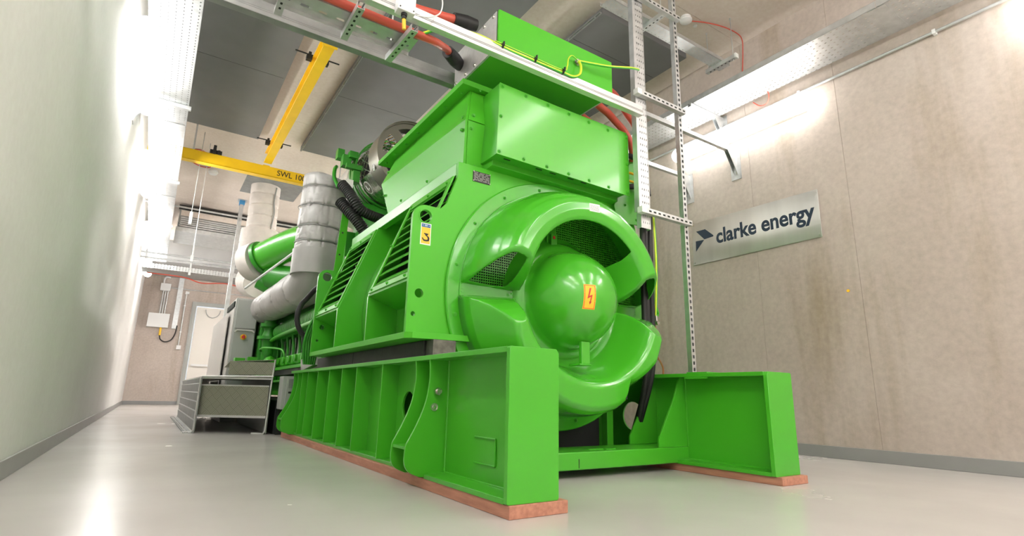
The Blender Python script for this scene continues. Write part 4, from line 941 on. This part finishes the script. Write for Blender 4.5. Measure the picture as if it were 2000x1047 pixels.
obj('lacing_seam', sm_, M['zincdark'], e2)
# green turbo duct and round insulated joint
td = thing('turbo_duct', 'glossy green curved duct between the two quilted exhausts', 'engine duct', (1.4, 8.4, 2.2))
obj('duct_bend', MB().tube([(1.12, 8.55, 2.36), (1.22, 8.42, 2.42), (1.36, 8.2, 2.50), (1.55, 7.9, 2.58), (1.75, 7.5, 2.60)], .225, 36), M['green_gloss'], td, smooth=60)
obj('duct_flange', MB().tube([(1.13, 8.54, 2.365), (1.165, 8.50, 2.385)], .262, 36, smooth=False), M['green_engine'], td)
jr = MB().tube([(1.02, 8.72, 2.32), (1.13, 8.55, 2.36)], wrinkle(.285, .01, ()), 40)
part_label(obj('insulated_ring', jr, M['blanketwhite'], td, smooth=60), 'pale quilted ring')
obj('lower_housing', MB().tube([(1.30, 8.5, 2.12), (1.55, 8.2, 2.06), (1.9, 7.8, 2.06)], .19, 28).tube([(1.15, 8.6, 2.05), (1.35, 8.55, 1.95)], .12, 20), M['green_engine'], td, smooth=60)
tag(obj('round_bar', MB().cyl((.92, 8.1, 1.83), (1.355, 7.0, 2.235), .016, 12), M['white']), 'thin white bar slanting across the green duct', 'bar')

# ================================================================== air filter drum
af = thing('air_filter', 'drum air filter with spoked end plate and mesh sleeve behind the hood', 'air filter', (2.07, 6.0, 2.6))
cx, cz = 2.075, 3.02; R = .405
obj('drum_band', MB().lathe([(R, 5.22), (R, 5.50), (R-.012, 5.50), (R-.012, 5.22)], (cx, cz), 'y', 72, close=True), M['gunmetal'], af, smooth=40)
spokes = [circ(cx, cz, R-.012, 64)]
holes = []
for k in range(6):
    a0 = math.radians(20+60*k); a1 = a0+math.radians(42)
    holes.append([(cx+.335*math.cos(t), cz+.335*math.sin(t)) for t in [a0+(a1-a0)*i/8 for i in range(9)]]+[(cx+.13*math.cos((a0+a1)/2+.16), cz+.13*math.sin((a0+a1)/2+.16)), (cx+.13*math.cos((a0+a1)/2-.16), cz+.13*math.sin((a0+a1)/2-.16))])
obj('spoked_plate', MB().plate(spokes[0], 'y', 5.245, 5.252, holes), M['gunmetal'], af, bevel=.001)
obj('end_rim', MB().lathe([(R, 5.20), (R+.006, 5.20), (R+.006, 5.235), (R, 5.235)], (cx, cz), 'y', 72, close=True), M['gunmetal'], af, smooth=40)
ms = MB(); n = 26
for k in range(n):
    for sgn in (1, -1):
        pts = []
        for i in range(9):
            t = i/8; a = 2*PI*k/n+sgn*t*2*PI*4.5/n; pts.append((cx+(R-.02)*math.cos(a), 5.50+.75*t, cz+(R-.02)*math.sin(a)))
        ms.tube(pts, .006, 4, smooth=False, cap=False)
obj('mesh_sleeve', ms, M['steel'], af)
obj('filter_core', MB().lathe([(0, 5.95), (R-.07, 5.95), (R-.07, 6.3), (0, 6.3)], (cx, cz), 'y', 40), M['black'], af, smooth=40)
obj('rear_drum', MB().lathe([(R-.01, 6.24), (R+.01, 6.25), (R+.01, 7.0), (R-.05, 7.08), (0, 7.10)], (cx, cz), 'y', 56), M['alu'], af, smooth=40)
lowb = MB().lathe([(R+.012, 5.49), (R+.02, 5.52), (R+.02, 5.68), (R+.012, 5.70)], (cx, cz), 'y', 56)
ov = MB().plate(circ(0, 0, 1, 28), 'y', 0, 1); ov.bm.clear()
def on_drum(a, yv, lift): return Vector((cx+(R+lift)*math.cos(a), yv, cz+(R+lift)*math.sin(a)))
def drum_disc(a_c, y_c, ra, ry, lift, nm, m_, inner=0.0):
    b = MB(); N_ = 32
    o1 = [b.bm.verts.new(on_drum(a_c+ra*math.cos(2*PI*i/N_), y_c+ry*math.sin(2*PI*i/N_), lift)) for i in range(N_)]
    o0 = [b.bm.verts.new(on_drum(a_c+ra*math.cos(2*PI*i/N_), y_c+ry*math.sin(2*PI*i/N_), lift-.002)) for i in range(N_)]
    b.bm.faces.new(o1)
    for i in range(N_): b.bm.faces.new((o0[i], o0[(i+1) % N_], o1[(i+1) % N_], o1[i]))
    return obj(nm, b, m_, af)
obj('smooth_jacket', MB().lathe([(R+.002, 5.50), (R+.002, 6.20)], (cx, cz), 'y', 56) if False else (lambda b: ([b.bm.faces.new([b.bm.verts.new(on_drum(math.radians(205+i*8), 5.5, .002)), b.bm.verts.new(on_drum(math.radians(213+i*8), 5.5, .002)), b.bm.verts.new(on_drum(math.radians(213+i*8), 6.25, .002)), b.bm.verts.new(on_drum(math.radians(205+i*8), 6.25, .002))]) for i in range(14)], b)[1])(MB()), M['steel'], af, orient=False)
drum_disc(math.radians(222), 5.74, .19, .075, .006, 'emblem_ring', M['signwhite']); drum_disc(math.radians(222), 5.74, .165, .064, .008, 'emblem_ground', M['gunmetal'])
jm = MB()
jp = [on_drum(math.radians(222)+a, 5.74+d, .009) for a, d in ((-.09, .012), (.03, .012), (.075, .0), (.06, -.022), (.02, -.028))]
jm.tube(jp, .005, 6); obj('emblem_mark', jm, M['signwhite'], af)
obj('latch', MB().box(1.69, 1.72, 5.36, 5.40, 2.83, 2.90).cyl((1.70, 5.35, 2.80), (1.70, 5.35, 2.93), .007, 8), M['alu'], af, bevel=.003)
cr = MB()
for yv in (5.86, 5.98, 6.06): cr.lathe([(R+.016, yv), (R+.035, yv), (R+.035, yv+.035), (R+.016, yv+.035)], (cx, cz), 'y', 48, close=True)
part_label(obj('green_strap', cr, M['green_engine'], af, smooth=40), 'green hose straps')
brk = MB().box(1.50, 1.60, 5.9, 6.0, 3.02, 3.16).box(1.56, 1.66, 5.85, 5.95, 3.12, 3.20).box(1.52, 1.72, 5.8, 5.86, 2.96, 3.02).box(1.46, 1.54, 6.0, 6.1, 3.14, 3.26).box(1.60, 1.68, 5.78, 5.88, 2.80, 2.94)
brk.tube([(1.46, 6.0, 3.02), (1.42, 5.9, 2.94), (1.40, 5.8, 2.80), (1.43, 5.7, 2.66)], .022, 8)
part_label(obj('bracket_cluster', brk, M['green_engine'], af, bevel=.004), 'green brackets')
obj('saddle_frame', MB().box(1.75, 2.45, 5.9, 6.1, 1.9, 2.62), M['green_engine'], af, bevel=.01)
part_label(obj('hazard_label', MB().box(1.47, 1.56, 5.60, 5.61, 2.58, 2.74), M['signwhite'], af), 'white label with orange mark')
obj('label_mark', MB().plate([(1.485, 2.60), (1.55, 2.60), (1.515, 2.68)], 'y', 5.598, 5.60), M['orange'], af)

# corrugated black hoses
def hose(pts, r, label, m_=None):
    def rf(L, th, p): return r*(1+.06*math.sin(L*2*PI/.022))
    o = obj('corrugated_hose', MB().tube(pts, rf, 20, seg=40), m_ or M['black'], smooth=80); return tag(o, label, 'hose')
hose([(1.345, 5.25, 2.53), (1.40, 5.20, 2.45), (1.46, 5.15, 2.345), (1.54, 5.15, 2.26), (1.66, 5.16, 2.225), (1.80, 5.2, 2.22)], .052, 'upper black ribbed hose curving down behind the green hood')
hose([(1.36, 5.30, 2.36), (1.42, 5.25, 2.28), (1.50, 5.2, 2.18), (1.58, 5.18, 2.08), (1.66, 5.2, 1.99)], .058, 'lower black ribbed hose tucked under the upper one behind the hood')
tag(obj('coolant_hose', MB().tube([(1.22, 5.035, 1.42), (1.18, 5.12, 1.40), (1.14, 5.25, 1.325), (1.10, 5.3, 1.26), (1.075, 5.3, 1.16), (1.09, 5.3, 1.06), (1.15, 5.32, .98), (1.25, 5.4, .93), (1.45, 5.5, .92), (1.63, 5.55, .92)], .024, 16), M['black'], smooth=60), 'smooth black hose bowing out behind the generator rear foot', 'hose')
pb = tag(obj('bracket_post', MB().plate([(1.365, 1.62), (1.44, 1.62), (1.468, 2.31), (1.397, 2.31)], 'y', 5.292, 5.300).plate([(5.30, 1.62), (5.36, 1.62), (5.36, 2.30), (5.30, 2.30)], 'x', 1.455, 1.462), M['green_sheet'], bevel=.001), 'upright flat green bracket post between the silver-grey exhaust and the generator', 'bracket')
bolts(pb, [(1.425, 5.292, 2.25), (1.415, 5.292, 2.03), (1.405, 5.292, 1.80)], M['blacksteel'], r=.006, h=.002)
gb = tag(obj('support_bracket', MB().box(1.46, 1.9, 5.5, 5.55, 1.85, 2.12).box(1.60, 1.62, 5.36, 5.5, 1.85, 2.12), M['green_engine'], bevel=.01), 'square-cornered green bracket behind the green post', 'bracket')

# green conduits behind the foot of the generator
for k in range(6):
    dx = k*.022
    tag(obj('green_conduit', MB().tube([(1.20+dx, 5.09+.01*k, 1.16-.012*k), (1.155+dx, 5.10+.01*k, 1.06), (1.125+dx, 5.12+.01*k, .92), (1.13+dx, 5.14, .80), (1.15+dx*.8, 5.16, .70)], .011, 8), M['green_engine'], smooth=60), 'thin green conduit bundled at the rear foot of the generator, %s' % ('outermost', 'second from outside', 'third from outside', 'fourth from outside', 'fifth from outside', 'innermost')[k], 'conduit', 'green conduits at the rear foot')

# ================================================================== engine
en = thing('engine', 'long green gas engine behind the generator with rows of valve gear and pipework', 'engine', (2.2, 7.5, .36))
obj('crankcase', MB().box(1.62, 2.9, 5.45, 10.4, .42, 1.30), M['green_engine'], en, bevel=.03)
obj('cylinder_bank', MB().plate([(1.62, 1.25), (1.50, 1.42), (1.70, 1.80), (2.2, 1.95), (2.8, 1.80), (2.95, 1.42), (2.9, 1.25)], 'y', 5.5, 10.3), M['green_engine'], en, bevel=.01)
lg = MB().box(1.44, 1.66, 5.5, 8.62, .735, .775)
obj('side_ledge', lg, M['green'], en, bevel=.004)
part_label(obj('ledge_insulation', MB().box(1.46, 1.66, 5.5, 8.60, .665, .733), M['blacksteel'], en), 'dark strip')
obj('sump_rail', MB().box(1.42, 1.70, 5.5, 8.9, .57, .60).box(1.50, 1.70, 5.5, 8.9, .40, .57), M['green'], en, bevel=.003)
for k in range(8):
    yy = 6.10+.36*k
    cvx = obj('valve_cover', MB().box(1.50, 1.64, yy-.13, yy+.13, .80, .93), M['green'], en, bevel=.03)
    obj('pushrod_tube', MB().tube([(1.53, yy, .90), (1.53, yy, 1.02), (1.50, yy, 1.20)], .018, 10).cyl((1.50, yy, 1.20), (1.50, yy+.001, 1.26), .04, 12), M['green_engine'], en, smooth=50)
    obj('access_plate', MB().box(1.595, 1.61, yy-.12, yy+.12, .94, 1.18), M['grey'], en, bevel=.02)
    obj('cover_cap', MB().cyl((1.495, yy, .87), (1.475, yy, .87), .045, 16), M['green'], en)
mf = MB()
yy = 5.6
while yy < 8.4: mf.lathe([(.088, yy), (.108, yy+.015), (.108, yy+.05), (.088, yy+.065)], (1.50, 1.29), 'y', 24); yy += .072
mf.cyl((1.50, 5.55, 1.29), (1.50, 8.5, 1.29), .09, 24)
obj('ribbed_manifold', mf, M['green_engine'], en, smooth=40)
obj('fuel_rail', MB().tube([(1.40, 8.7, 1.16), (1.43, 8.0, 1.21), (1.43, 6.0, 1.22)], .028, 12).tube([(1.42, 8.72, 1.02), (1.30, 8.6, 1.02), (1.27, 8.45, 1.04), (1.32, 8.3, 1.05), (1.45, 8.0, 1.02), (1.49, 7.9, .95), (1.49, 7.9, .80)], .014, 8), M['green'], en, smooth=60)
pp = MB().lathe([(.0, .60), (.10, .60), (.10, .80), (.075, .83), (.085, 1.14), (.095, 1.19), (.16, 1.19), (.16, 1.235), (.10, 1.235), (.075, 1.32), (.085, 1.36), (.135, 1.375), (.135, 1.42), (.09, 1.42), (.085, 1.95), (0, 1.95)], (1.385, 8.62), 'z', 32)
obj('flanged_pipe', pp, M['green_engine'], en, smooth=40)
obj('valve_actuator', MB().box(.975, 1.11, 8.62, 8.80, .79, .91).box(1.11, 1.36, 8.64, 8.78, .80, .87).box(1.14, 1.27, 8.62, 8.76, .87, .93).lathe([(0, .79), (.08, .80), (.10, .86), (.06, .92), (0, .95)], (1.40, 8.40), 'z', 20), M['green'], en, bevel=.006)
obj('end_housing', MB().box(1.30, 1.62, 8.9, 9.5, .4, 1.9), M['green_engine'], en, bevel=.02)
part_label(obj('black_edge_plate', MB().box(1.26, 1.30, 9.3, 9.36, .4, 1.75), M['black'], en), 'black edge strip')
part_label(obj('blue_light_cover', MB().box(1.47, 1.52, 8.3, 8.36, 1.28, 1.42), M['white'], en, bevel=.004), 'pale blue-white cover')
tag(obj('insulation_scrap', MB().plate([(5.62, .72), (6.12, .67), (6.2, .79), (5.75, .86)], 'x', 1.34, 1.40), M['blanket'], bevel=.006), 'grey cloth-covered pad on the end of the base frame below the engine ledge', 'insulation pad')
tag(obj('engine_plinth', MB().box(1.20, 3.3, 6.5, 10.6, 0.0, .36), M['black'], bevel=.004), 'low black plinth under the engine', 'plinth')
bj = thing('terminal_cabinet', 'small light grey enclosure at the far end of the base frame', 'junction box', (1.25, 6.22, .26))
obj('enclosure_body', MB().box(1.190, 1.33, 6.20, 6.40, .27, .615), M['grey'], bj, bevel=.006)
obj('enclosure_lid', MB().box(1.225, 1.325, 6.183, 6.20, .285, .60), M['grey'], bj, bevel=.004)
obj('lid_window', MB().box(1.245, 1.31, 6.176, 6.183, .49, .585), M['zincdark'], bj, bevel=.002)
obj('lid_catch', MB().box(1.25, 1.29, 6.172, 6.183, .435, .455), M['black'], bj)
obj('mounting_leg', MB().box(1.21, 1.32, 6.40, 6.44, 0, .60), M['blacksteel'], bj)

# ================================================================== control cabinet
cc = thing('control_cabinet', 'tall light grey control cabinet with a red and yellow switch beside the engine', 'control cabinet', (1.1, 9.6, 0))
obj('cabinet_body', MB().box(.93, 1.245, 8.98, 10.25, 0, 1.82), M['grey'], cc, bevel=.006)
fd = obj('upper_door', MB().box(.945, 1.235, 8.955, 8.98, 1.36, 1.80), M['grey'], cc, bevel=.01)
obj('lower_door', MB().box(.945, 1.235, 8.965, 8.98, .06, 1.345), M['grey'], cc, bevel=.004)
obj('door_hood', MB().plate([(.95, 1.31), (.985, 1.35), (1.195, 1.35), (1.23, 1.31), (1.215, 1.30), (1.19, 1.325), (.99, 1.325), (.965, 1.30)], 'y', 8.94, 8.965), M['cream'], cc, bevel=.002)
es = part_label(obj('main_switch', MB().cyl((1.085, 8.965, 1.235), (1.085, 8.95, 1.235), .042, 24), M['yellow'], cc), 'yellow switch with red knob')
obj('switch_knob', MB().cyl((1.085, 8.95, 1.235), (1.085, 8.925, 1.235), .024, 16).box(1.078, 1.092, 8.91, 8.925, 1.205, 1.265), M['signred'], es)
part_label(obj('small_tag', MB().box(1.12, 1.15, 8.958, 8.965, 1.18, 1.20), M['zincdark'], cc), 'small tag')
sdp = obj('side_panel', MB().box(.915, .93, 9.0, 10.2, .05, 1.66), M['cream'], cc, bevel=.004)
obj('side_vent', MB().box(.914, .93, 9.1, 10.0, 1.70, 1.78), M['gap'], cc)
part_label(obj('blue_tag', MB().box(.912, .915, 9.75, 9.83, 1.50, 1.56), M['blue'], sdp), 'blue tag')
obj('open_leaf', MB().box(.87, .885, 9.35, 11.6, .05, 1.62), M['cream'], cc, bevel=.003)

# ================================================================== access platform of tread plate
pf = thing('access_platform', 'stepped metal access platform of tread plate on the floor left of the frame', 'steps', (.8, 8.6, 0))
def shy(x): return 6.907-.67*(x-.473)
def sheet(x0, x1, z0, z1, back, nm, m_, th=.006, dy=0.0):
    mb = MB(); y0, y1 = shy(x0)+dy, shy(x1)+dy
    mb.hexa([(x0, y0, z0), (x1, y1, z0), (x1, y1+th, z0), (x0, y0+th, z0), (x0, y0, z1), (x1, y1, z1), (x1, y1+th, z1), (x0, y0+th, z1)])
    return obj(nm, mb, m_, pf, bevel=.001)
# side panel with pressed ribs, bent foot
side = MB()
zz_ = [0.035, .12, .13, .22, .23, .32, .33, .42, .43, .52, .53, .585]
pr = [(.474, .012), (.478, .035)]
for i, z in enumerate(zz_[1:]): pr.append((.472+(.009 if i % 2 else 0), z))
pr += [(.480, .592), (.488, .592), (.488, .03), (.480, .004), (.385, .004), (.377, .010), (.377, 0), (.46, 0)]
obj('side_wall', MB().plate([(a, b) for a, b in pr], 'y', 6.907, 10.8), M['zincdark'], pf)
obj('foot_rib', MB().box(.395, .401, 6.91, 10.8, .004, .012).box(.42, .426, 6.91, 10.8, .004, .012), M['steel'], pf)
def framebar(pts, r=.009):
    return MB().tube([(x, shy(x)-.006+dy_, z) for x, z, dy_ in pts], r, 8, smooth=False)
obj('end_frame', framebar([(.377, .006, 0), (.455, .006, 0), (.472, .03, 0), (.470, .578, 0), (.482, .597, 0), (.75, .605, 0), (1.135, .612, 0)]), M['alu'], pf, smooth=60)
obj('right_leg', MB().tube([(1.135, shy(1.135), .79), (1.125, shy(1.125), .55), (1.118, shy(1.12), .04), (1.10, shy(1.12), .008), (1.0, shy(1.12)+.1, .008)], .010, 8, smooth=False).box(1.125, 1.132, shy(1.12), 8.78, .01, .60), M['alu'], pf, smooth=60)
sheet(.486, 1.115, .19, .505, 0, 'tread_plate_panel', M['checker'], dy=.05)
sheet(.486, 1.115, .165, .19, 0, 'panel_lip', M['alu'], dy=.045)
sheet(.486, 1.115, .50, .515, 0, 'panel_edge', M['alu'], dy=.045)
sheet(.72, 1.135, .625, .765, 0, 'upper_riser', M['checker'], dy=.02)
sheet(.486, 1.135, .575, .60, 0, 'top_edge', M['alu'])
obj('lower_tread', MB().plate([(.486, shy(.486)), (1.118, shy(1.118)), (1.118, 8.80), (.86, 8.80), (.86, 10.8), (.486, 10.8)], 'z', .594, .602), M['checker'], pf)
tp = MB().hexa([(.72, shy(.72)+.02, .765), (1.15, shy(1.135)+.02, .790), (1.15, 8.55, .790), (.86, 8.70, .765), (.72, shy(.72)+.02, .772), (1.15, shy(1.135)+.02, .797), (1.15, 8.55, .797), (.86, 8.70, .772)])
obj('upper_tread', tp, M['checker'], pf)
obj('back_panel', MB().box(.486, .86, 10.6, 10.61, .05, .594), M['steel'], pf)

# ================================================================== far end services
tag(obj('support_column', MB().box(1.05, 1.056, 12.0, 12.1, 0, ZC-.01).box(1.114, 1.12, 12.0, 12.1, 0, ZC-.01).box(1.056, 1.114, 12.0, 12.006, 0, ZC-.01).box(1.078, 1.092, 11.995, 12.0, 0, ZC-.01).box(1.0, 1.17, 11.95, 12.15, ZC-.01, ZC), M['zinc']), 'slim galvanised column between floor and ceiling left of the pale exhaust', 'column')
tag(obj('column_cap', MB().box(1.035, 1.135, 11.985, 12.11, ZC-.10, ZC-.011), M['blue']), 'small blue fitting at the head of the slim column', 'fitting')
hv = thing('air_duct', 'ribbed grey air duct slung below the ceiling at the far end', 'air duct', (.8, 13.2, 3.6))
obj('duct_body', MB().box(.02, 4.2, 13.0, 14.1, 3.90, 4.20), M['zincdark'], hv, bevel=.01)
obj('duct_face', MB().box(.05, 4.2, 12.985, 13.0, 4.06, 4.18), M['ceiling'], hv)
for k in range(5): obj('louvre_slat', MB().box(.06, 4.2, 12.97, 12.985, 3.82+.045*k, 3.85+.045*k), M['zinc'], hv, bevel=.002)
rbx = MB()
for k in range(7): rbx.box(.05, 4.2, 12.98+.16*k, 13.06+.16*k, 3.885, 3.90)
obj('duct_rib', rbx, M['zinc'], hv)
obj('front_lip', MB().box(0, 4.2, 12.95, 12.98, 3.72, 3.80).box(0, 4.2, 12.94, 14.1, 3.70, 3.72), M['zinc'], hv, bevel=.003)
obj('top_ledge', MB().box(.0, 4.2, 13.0, 13.03, 4.2, 4.30), M['blacksteel'], hv)
obj('duct_hanger', MB().cyl((.3, 13.5, 4.2), (.3, 13.5, ZC), .01, 8).cyl((3.8, 13.5, 4.2), (3.8, 13.5, ZC), .01, 8), M['zinc'], hv)
tag(obj('far_conduit', MB().cyl((XL, 11.9, 3.93), (XR, 11.9, 3.93), .018, 10), M['zinc'], smooth=60), 'pale conduit crossing in front of the far air duct', 'conduit')
tag(obj('far_conduit', MB().cyl((XL, 13.9, 3.36), (XR, 13.9, 3.36), .022, 10), M['zinc'], smooth=60), 'upper of two grey pipes crossing below the air duct', 'conduit', 'grey pipes crossing at the far end')
tag(obj('far_conduit', MB().cyl((XL, 13.9, 3.25), (XR, 13.9, 3.25), .022, 10), M['zinc'], smooth=60), 'lower of two grey pipes crossing below the air duct', 'conduit', 'grey pipes crossing at the far end')
ft = thing('cross_tray', 'dull perforated tray crossing the far end above the door', 'cable tray', (2, 14.2, 3.0))
obj('tray_side', MB().box(-.5, 4.9, 14.0, 14.006, 3.04, 3.15).box(-.5, 4.9, 14.6, 14.606, 3.04, 3.15), slotted('far_tray_holes', M['zinc'], 0, .06, .4, 2, .035, .35), ft)
obj('tray_floor', MB().box(-.5, 4.9, 14.006, 14.6, 3.04, 3.045), M['zincdark'], ft)
obj('tray_hanger', MB().cyl((.43, 14.3, 3.05), (.43, 14.3, ZC), .012, 8).cyl((2.9, 14.3, 3.05), (2.9, 14.3, ZC), .012, 8), M['zinc'], ft)
tag(obj('power_cable', MB().tube([(-.4, 14.3, 2.98), (.3, 14.25, 2.96), (.7, 14.3, 2.88), (1.2, 14.3, 2.93), (1.8, 14.3, 2.86), (2.6, 14.3, 2.92)], .014, 8), M['red'], smooth=60), 'thin red cable slung under the tray above the door', 'cable')
tag(obj('shade_block', MB().box(XL, XR, 16.6, YE, 3.75, ZC), M['skirt']), 'dark block standing in for the shade above the door wall', 'beam')  # dark colour stands in for shade at the head of the end wall
# hanging fitting
hf = thing('hanging_switch', 'small white pull switch hanging on a cord in front of the far air duct', 'switch', (.168, 9, 2.85))
obj('switch_body', MB().box(.145, .185, 8.98, 9.02, 2.84, 3.03), M['white'], hf, bevel=.005)
obj('cord', MB().cyl((.165, 9, 3.03), (.165, 9, ZC), .005, 8), M['grey'], hf)
tag(obj('drop_rod', MB().cyl((.274, 9.4, 2.2), (.274, 9.4, 2.75), .008, 8).cyl((.274, 9.4, 2.75), (.274, 9.4, ZC), .006, 8).box(.255, .295, 9.38, 9.42, 2.36, 2.46).box(.258, .292, 9.38, 9.42, 2.15, 2.20), M['zinc'], bevel=.002), 'thin rod with pale clips hanging from the ceiling by the left tray', 'rod')
# ceiling sensor on red loop, far left
s2 = thing('smoke_detector', 'white smoke detector at the end of a red cable loop by the left tray', 'smoke detector', (.42, 11.2, ZC))
obj('detector_head', MB().lathe([(0, ZC), (.07, ZC), (.085, ZC-.04), (.06, ZC-.08), (0, ZC-.085)], (.42, 10.6), 'z', 24), M['white'], s2, smooth=40)
tag(obj('fire_cable', MB().tube([(-.05, 10.0, ZC-.01), (.12, 9.75, ZC-.01), (.28, 9.9, ZC-.012), (.36, 10.4, ZC-.02), (.20, 10.5, ZC-.012), (0.0, 10.3, ZC-.01)], .010, 8), M['red'], smooth=60), 'red cable loop on the ceiling beside the left tray', 'cable')
# switchgear on the end wall
wb = thing('wall_box', 'white wall box with a curved conduit, upper of two left of the door', 'junction box', (0, YE, 3.3))
obj('box_body', MB().box(-.12, .14, YE-.12, YE, 3.31, 3.53), M['white'], wb, bevel=.006)
obj('curved_conduit', MB().tube([(-.05, YE-.05, 3.53), (-.05, YE-.05, 3.66), (.0, YE-.05, 3.73), (.1, YE-.05, 3.72)], .025, 10), M['white'], wb, smooth=60)
obj('drop_conduit', MB().cyl((-.03, YE-.04, 2.62), (-.03, YE-.04, 3.31), .018, 8).cyl((.03, YE-.04, 2.62), (.03, YE-.04, 3.31), .018, 8).cyl((.09, YE-.04, 2.62), (.09, YE-.04, 3.31), .018, 8), M['zinc'], wb, smooth=60)
wb = thing('wall_box', 'larger white wall box with a yellow gland, lower of two left of the door', 'junction box', (0, YE, 2.2))
obj('box_body', MB().box(-.30, .235, YE-.14, YE, 2.21, 2.62), M['white'], wb, bevel=.008)
obj('yellow_gland', MB().cyl((.06, YE-.07, 2.21), (.06, YE-.07, 1.98), .03, 12), M['signyel'], wb)
tag(obj('drooping_cable', MB().tube([(.06, YE-.07, 1.98), (.10, YE-.08, 1.86), (.22, YE-.08, 1.80), (.36, YE-.08, 1.86), (.44, YE-.07, 2.05), (.46, YE-.07, 2.3)], .016, 8), M['black'], smooth=60), 'black cable drooping from the lower white wall box', 'cable')
vt = thing('riser_tray', 'upright perforated tray on the end wall left of the door', 'cable tray', (.40, YE, 2.2))
obj('tray_face', MB().box(.33, .46, YE-.06, YE-.057, 2.20, 3.75), M['rail_perf'], vt)
obj('tray_side', MB().box(.33, .335, YE-.057, YE, 2.20, 3.75).box(.455, .46, YE-.057, YE, 2.20, 3.75), M['zinc'], vt)
dc_ = thing('drop_conduit', 'slim conduit dropping to a switch between tray and door on the end wall', 'conduit', (.58, YE, 1.6))
obj('tube', MB().cyl((.575, YE-.03, 1.72), (.575, YE-.03, 3.30), .018, 10), M['zinc'], dc_, smooth=60)
obj('switch_plate', MB().box(.53, .65, YE-.06, YE, 1.60, 1.72).box(.54, .64, YE-.06, YE, 3.28, 3.36).box(.55, .60, YE-.05, YE, 2.1, 2.14).box(.55, .60, YE-.05, YE, 2.9, 2.94), M['white'], dc_, bevel=.004)
tag(obj('far_conduit', MB().cyl((.14, YE-.03, 3.42), (4.8, YE-.03, 3.42), .014, 8), M['zinc'], smooth=60), 'thin conduit along the end wall above the door', 'conduit')
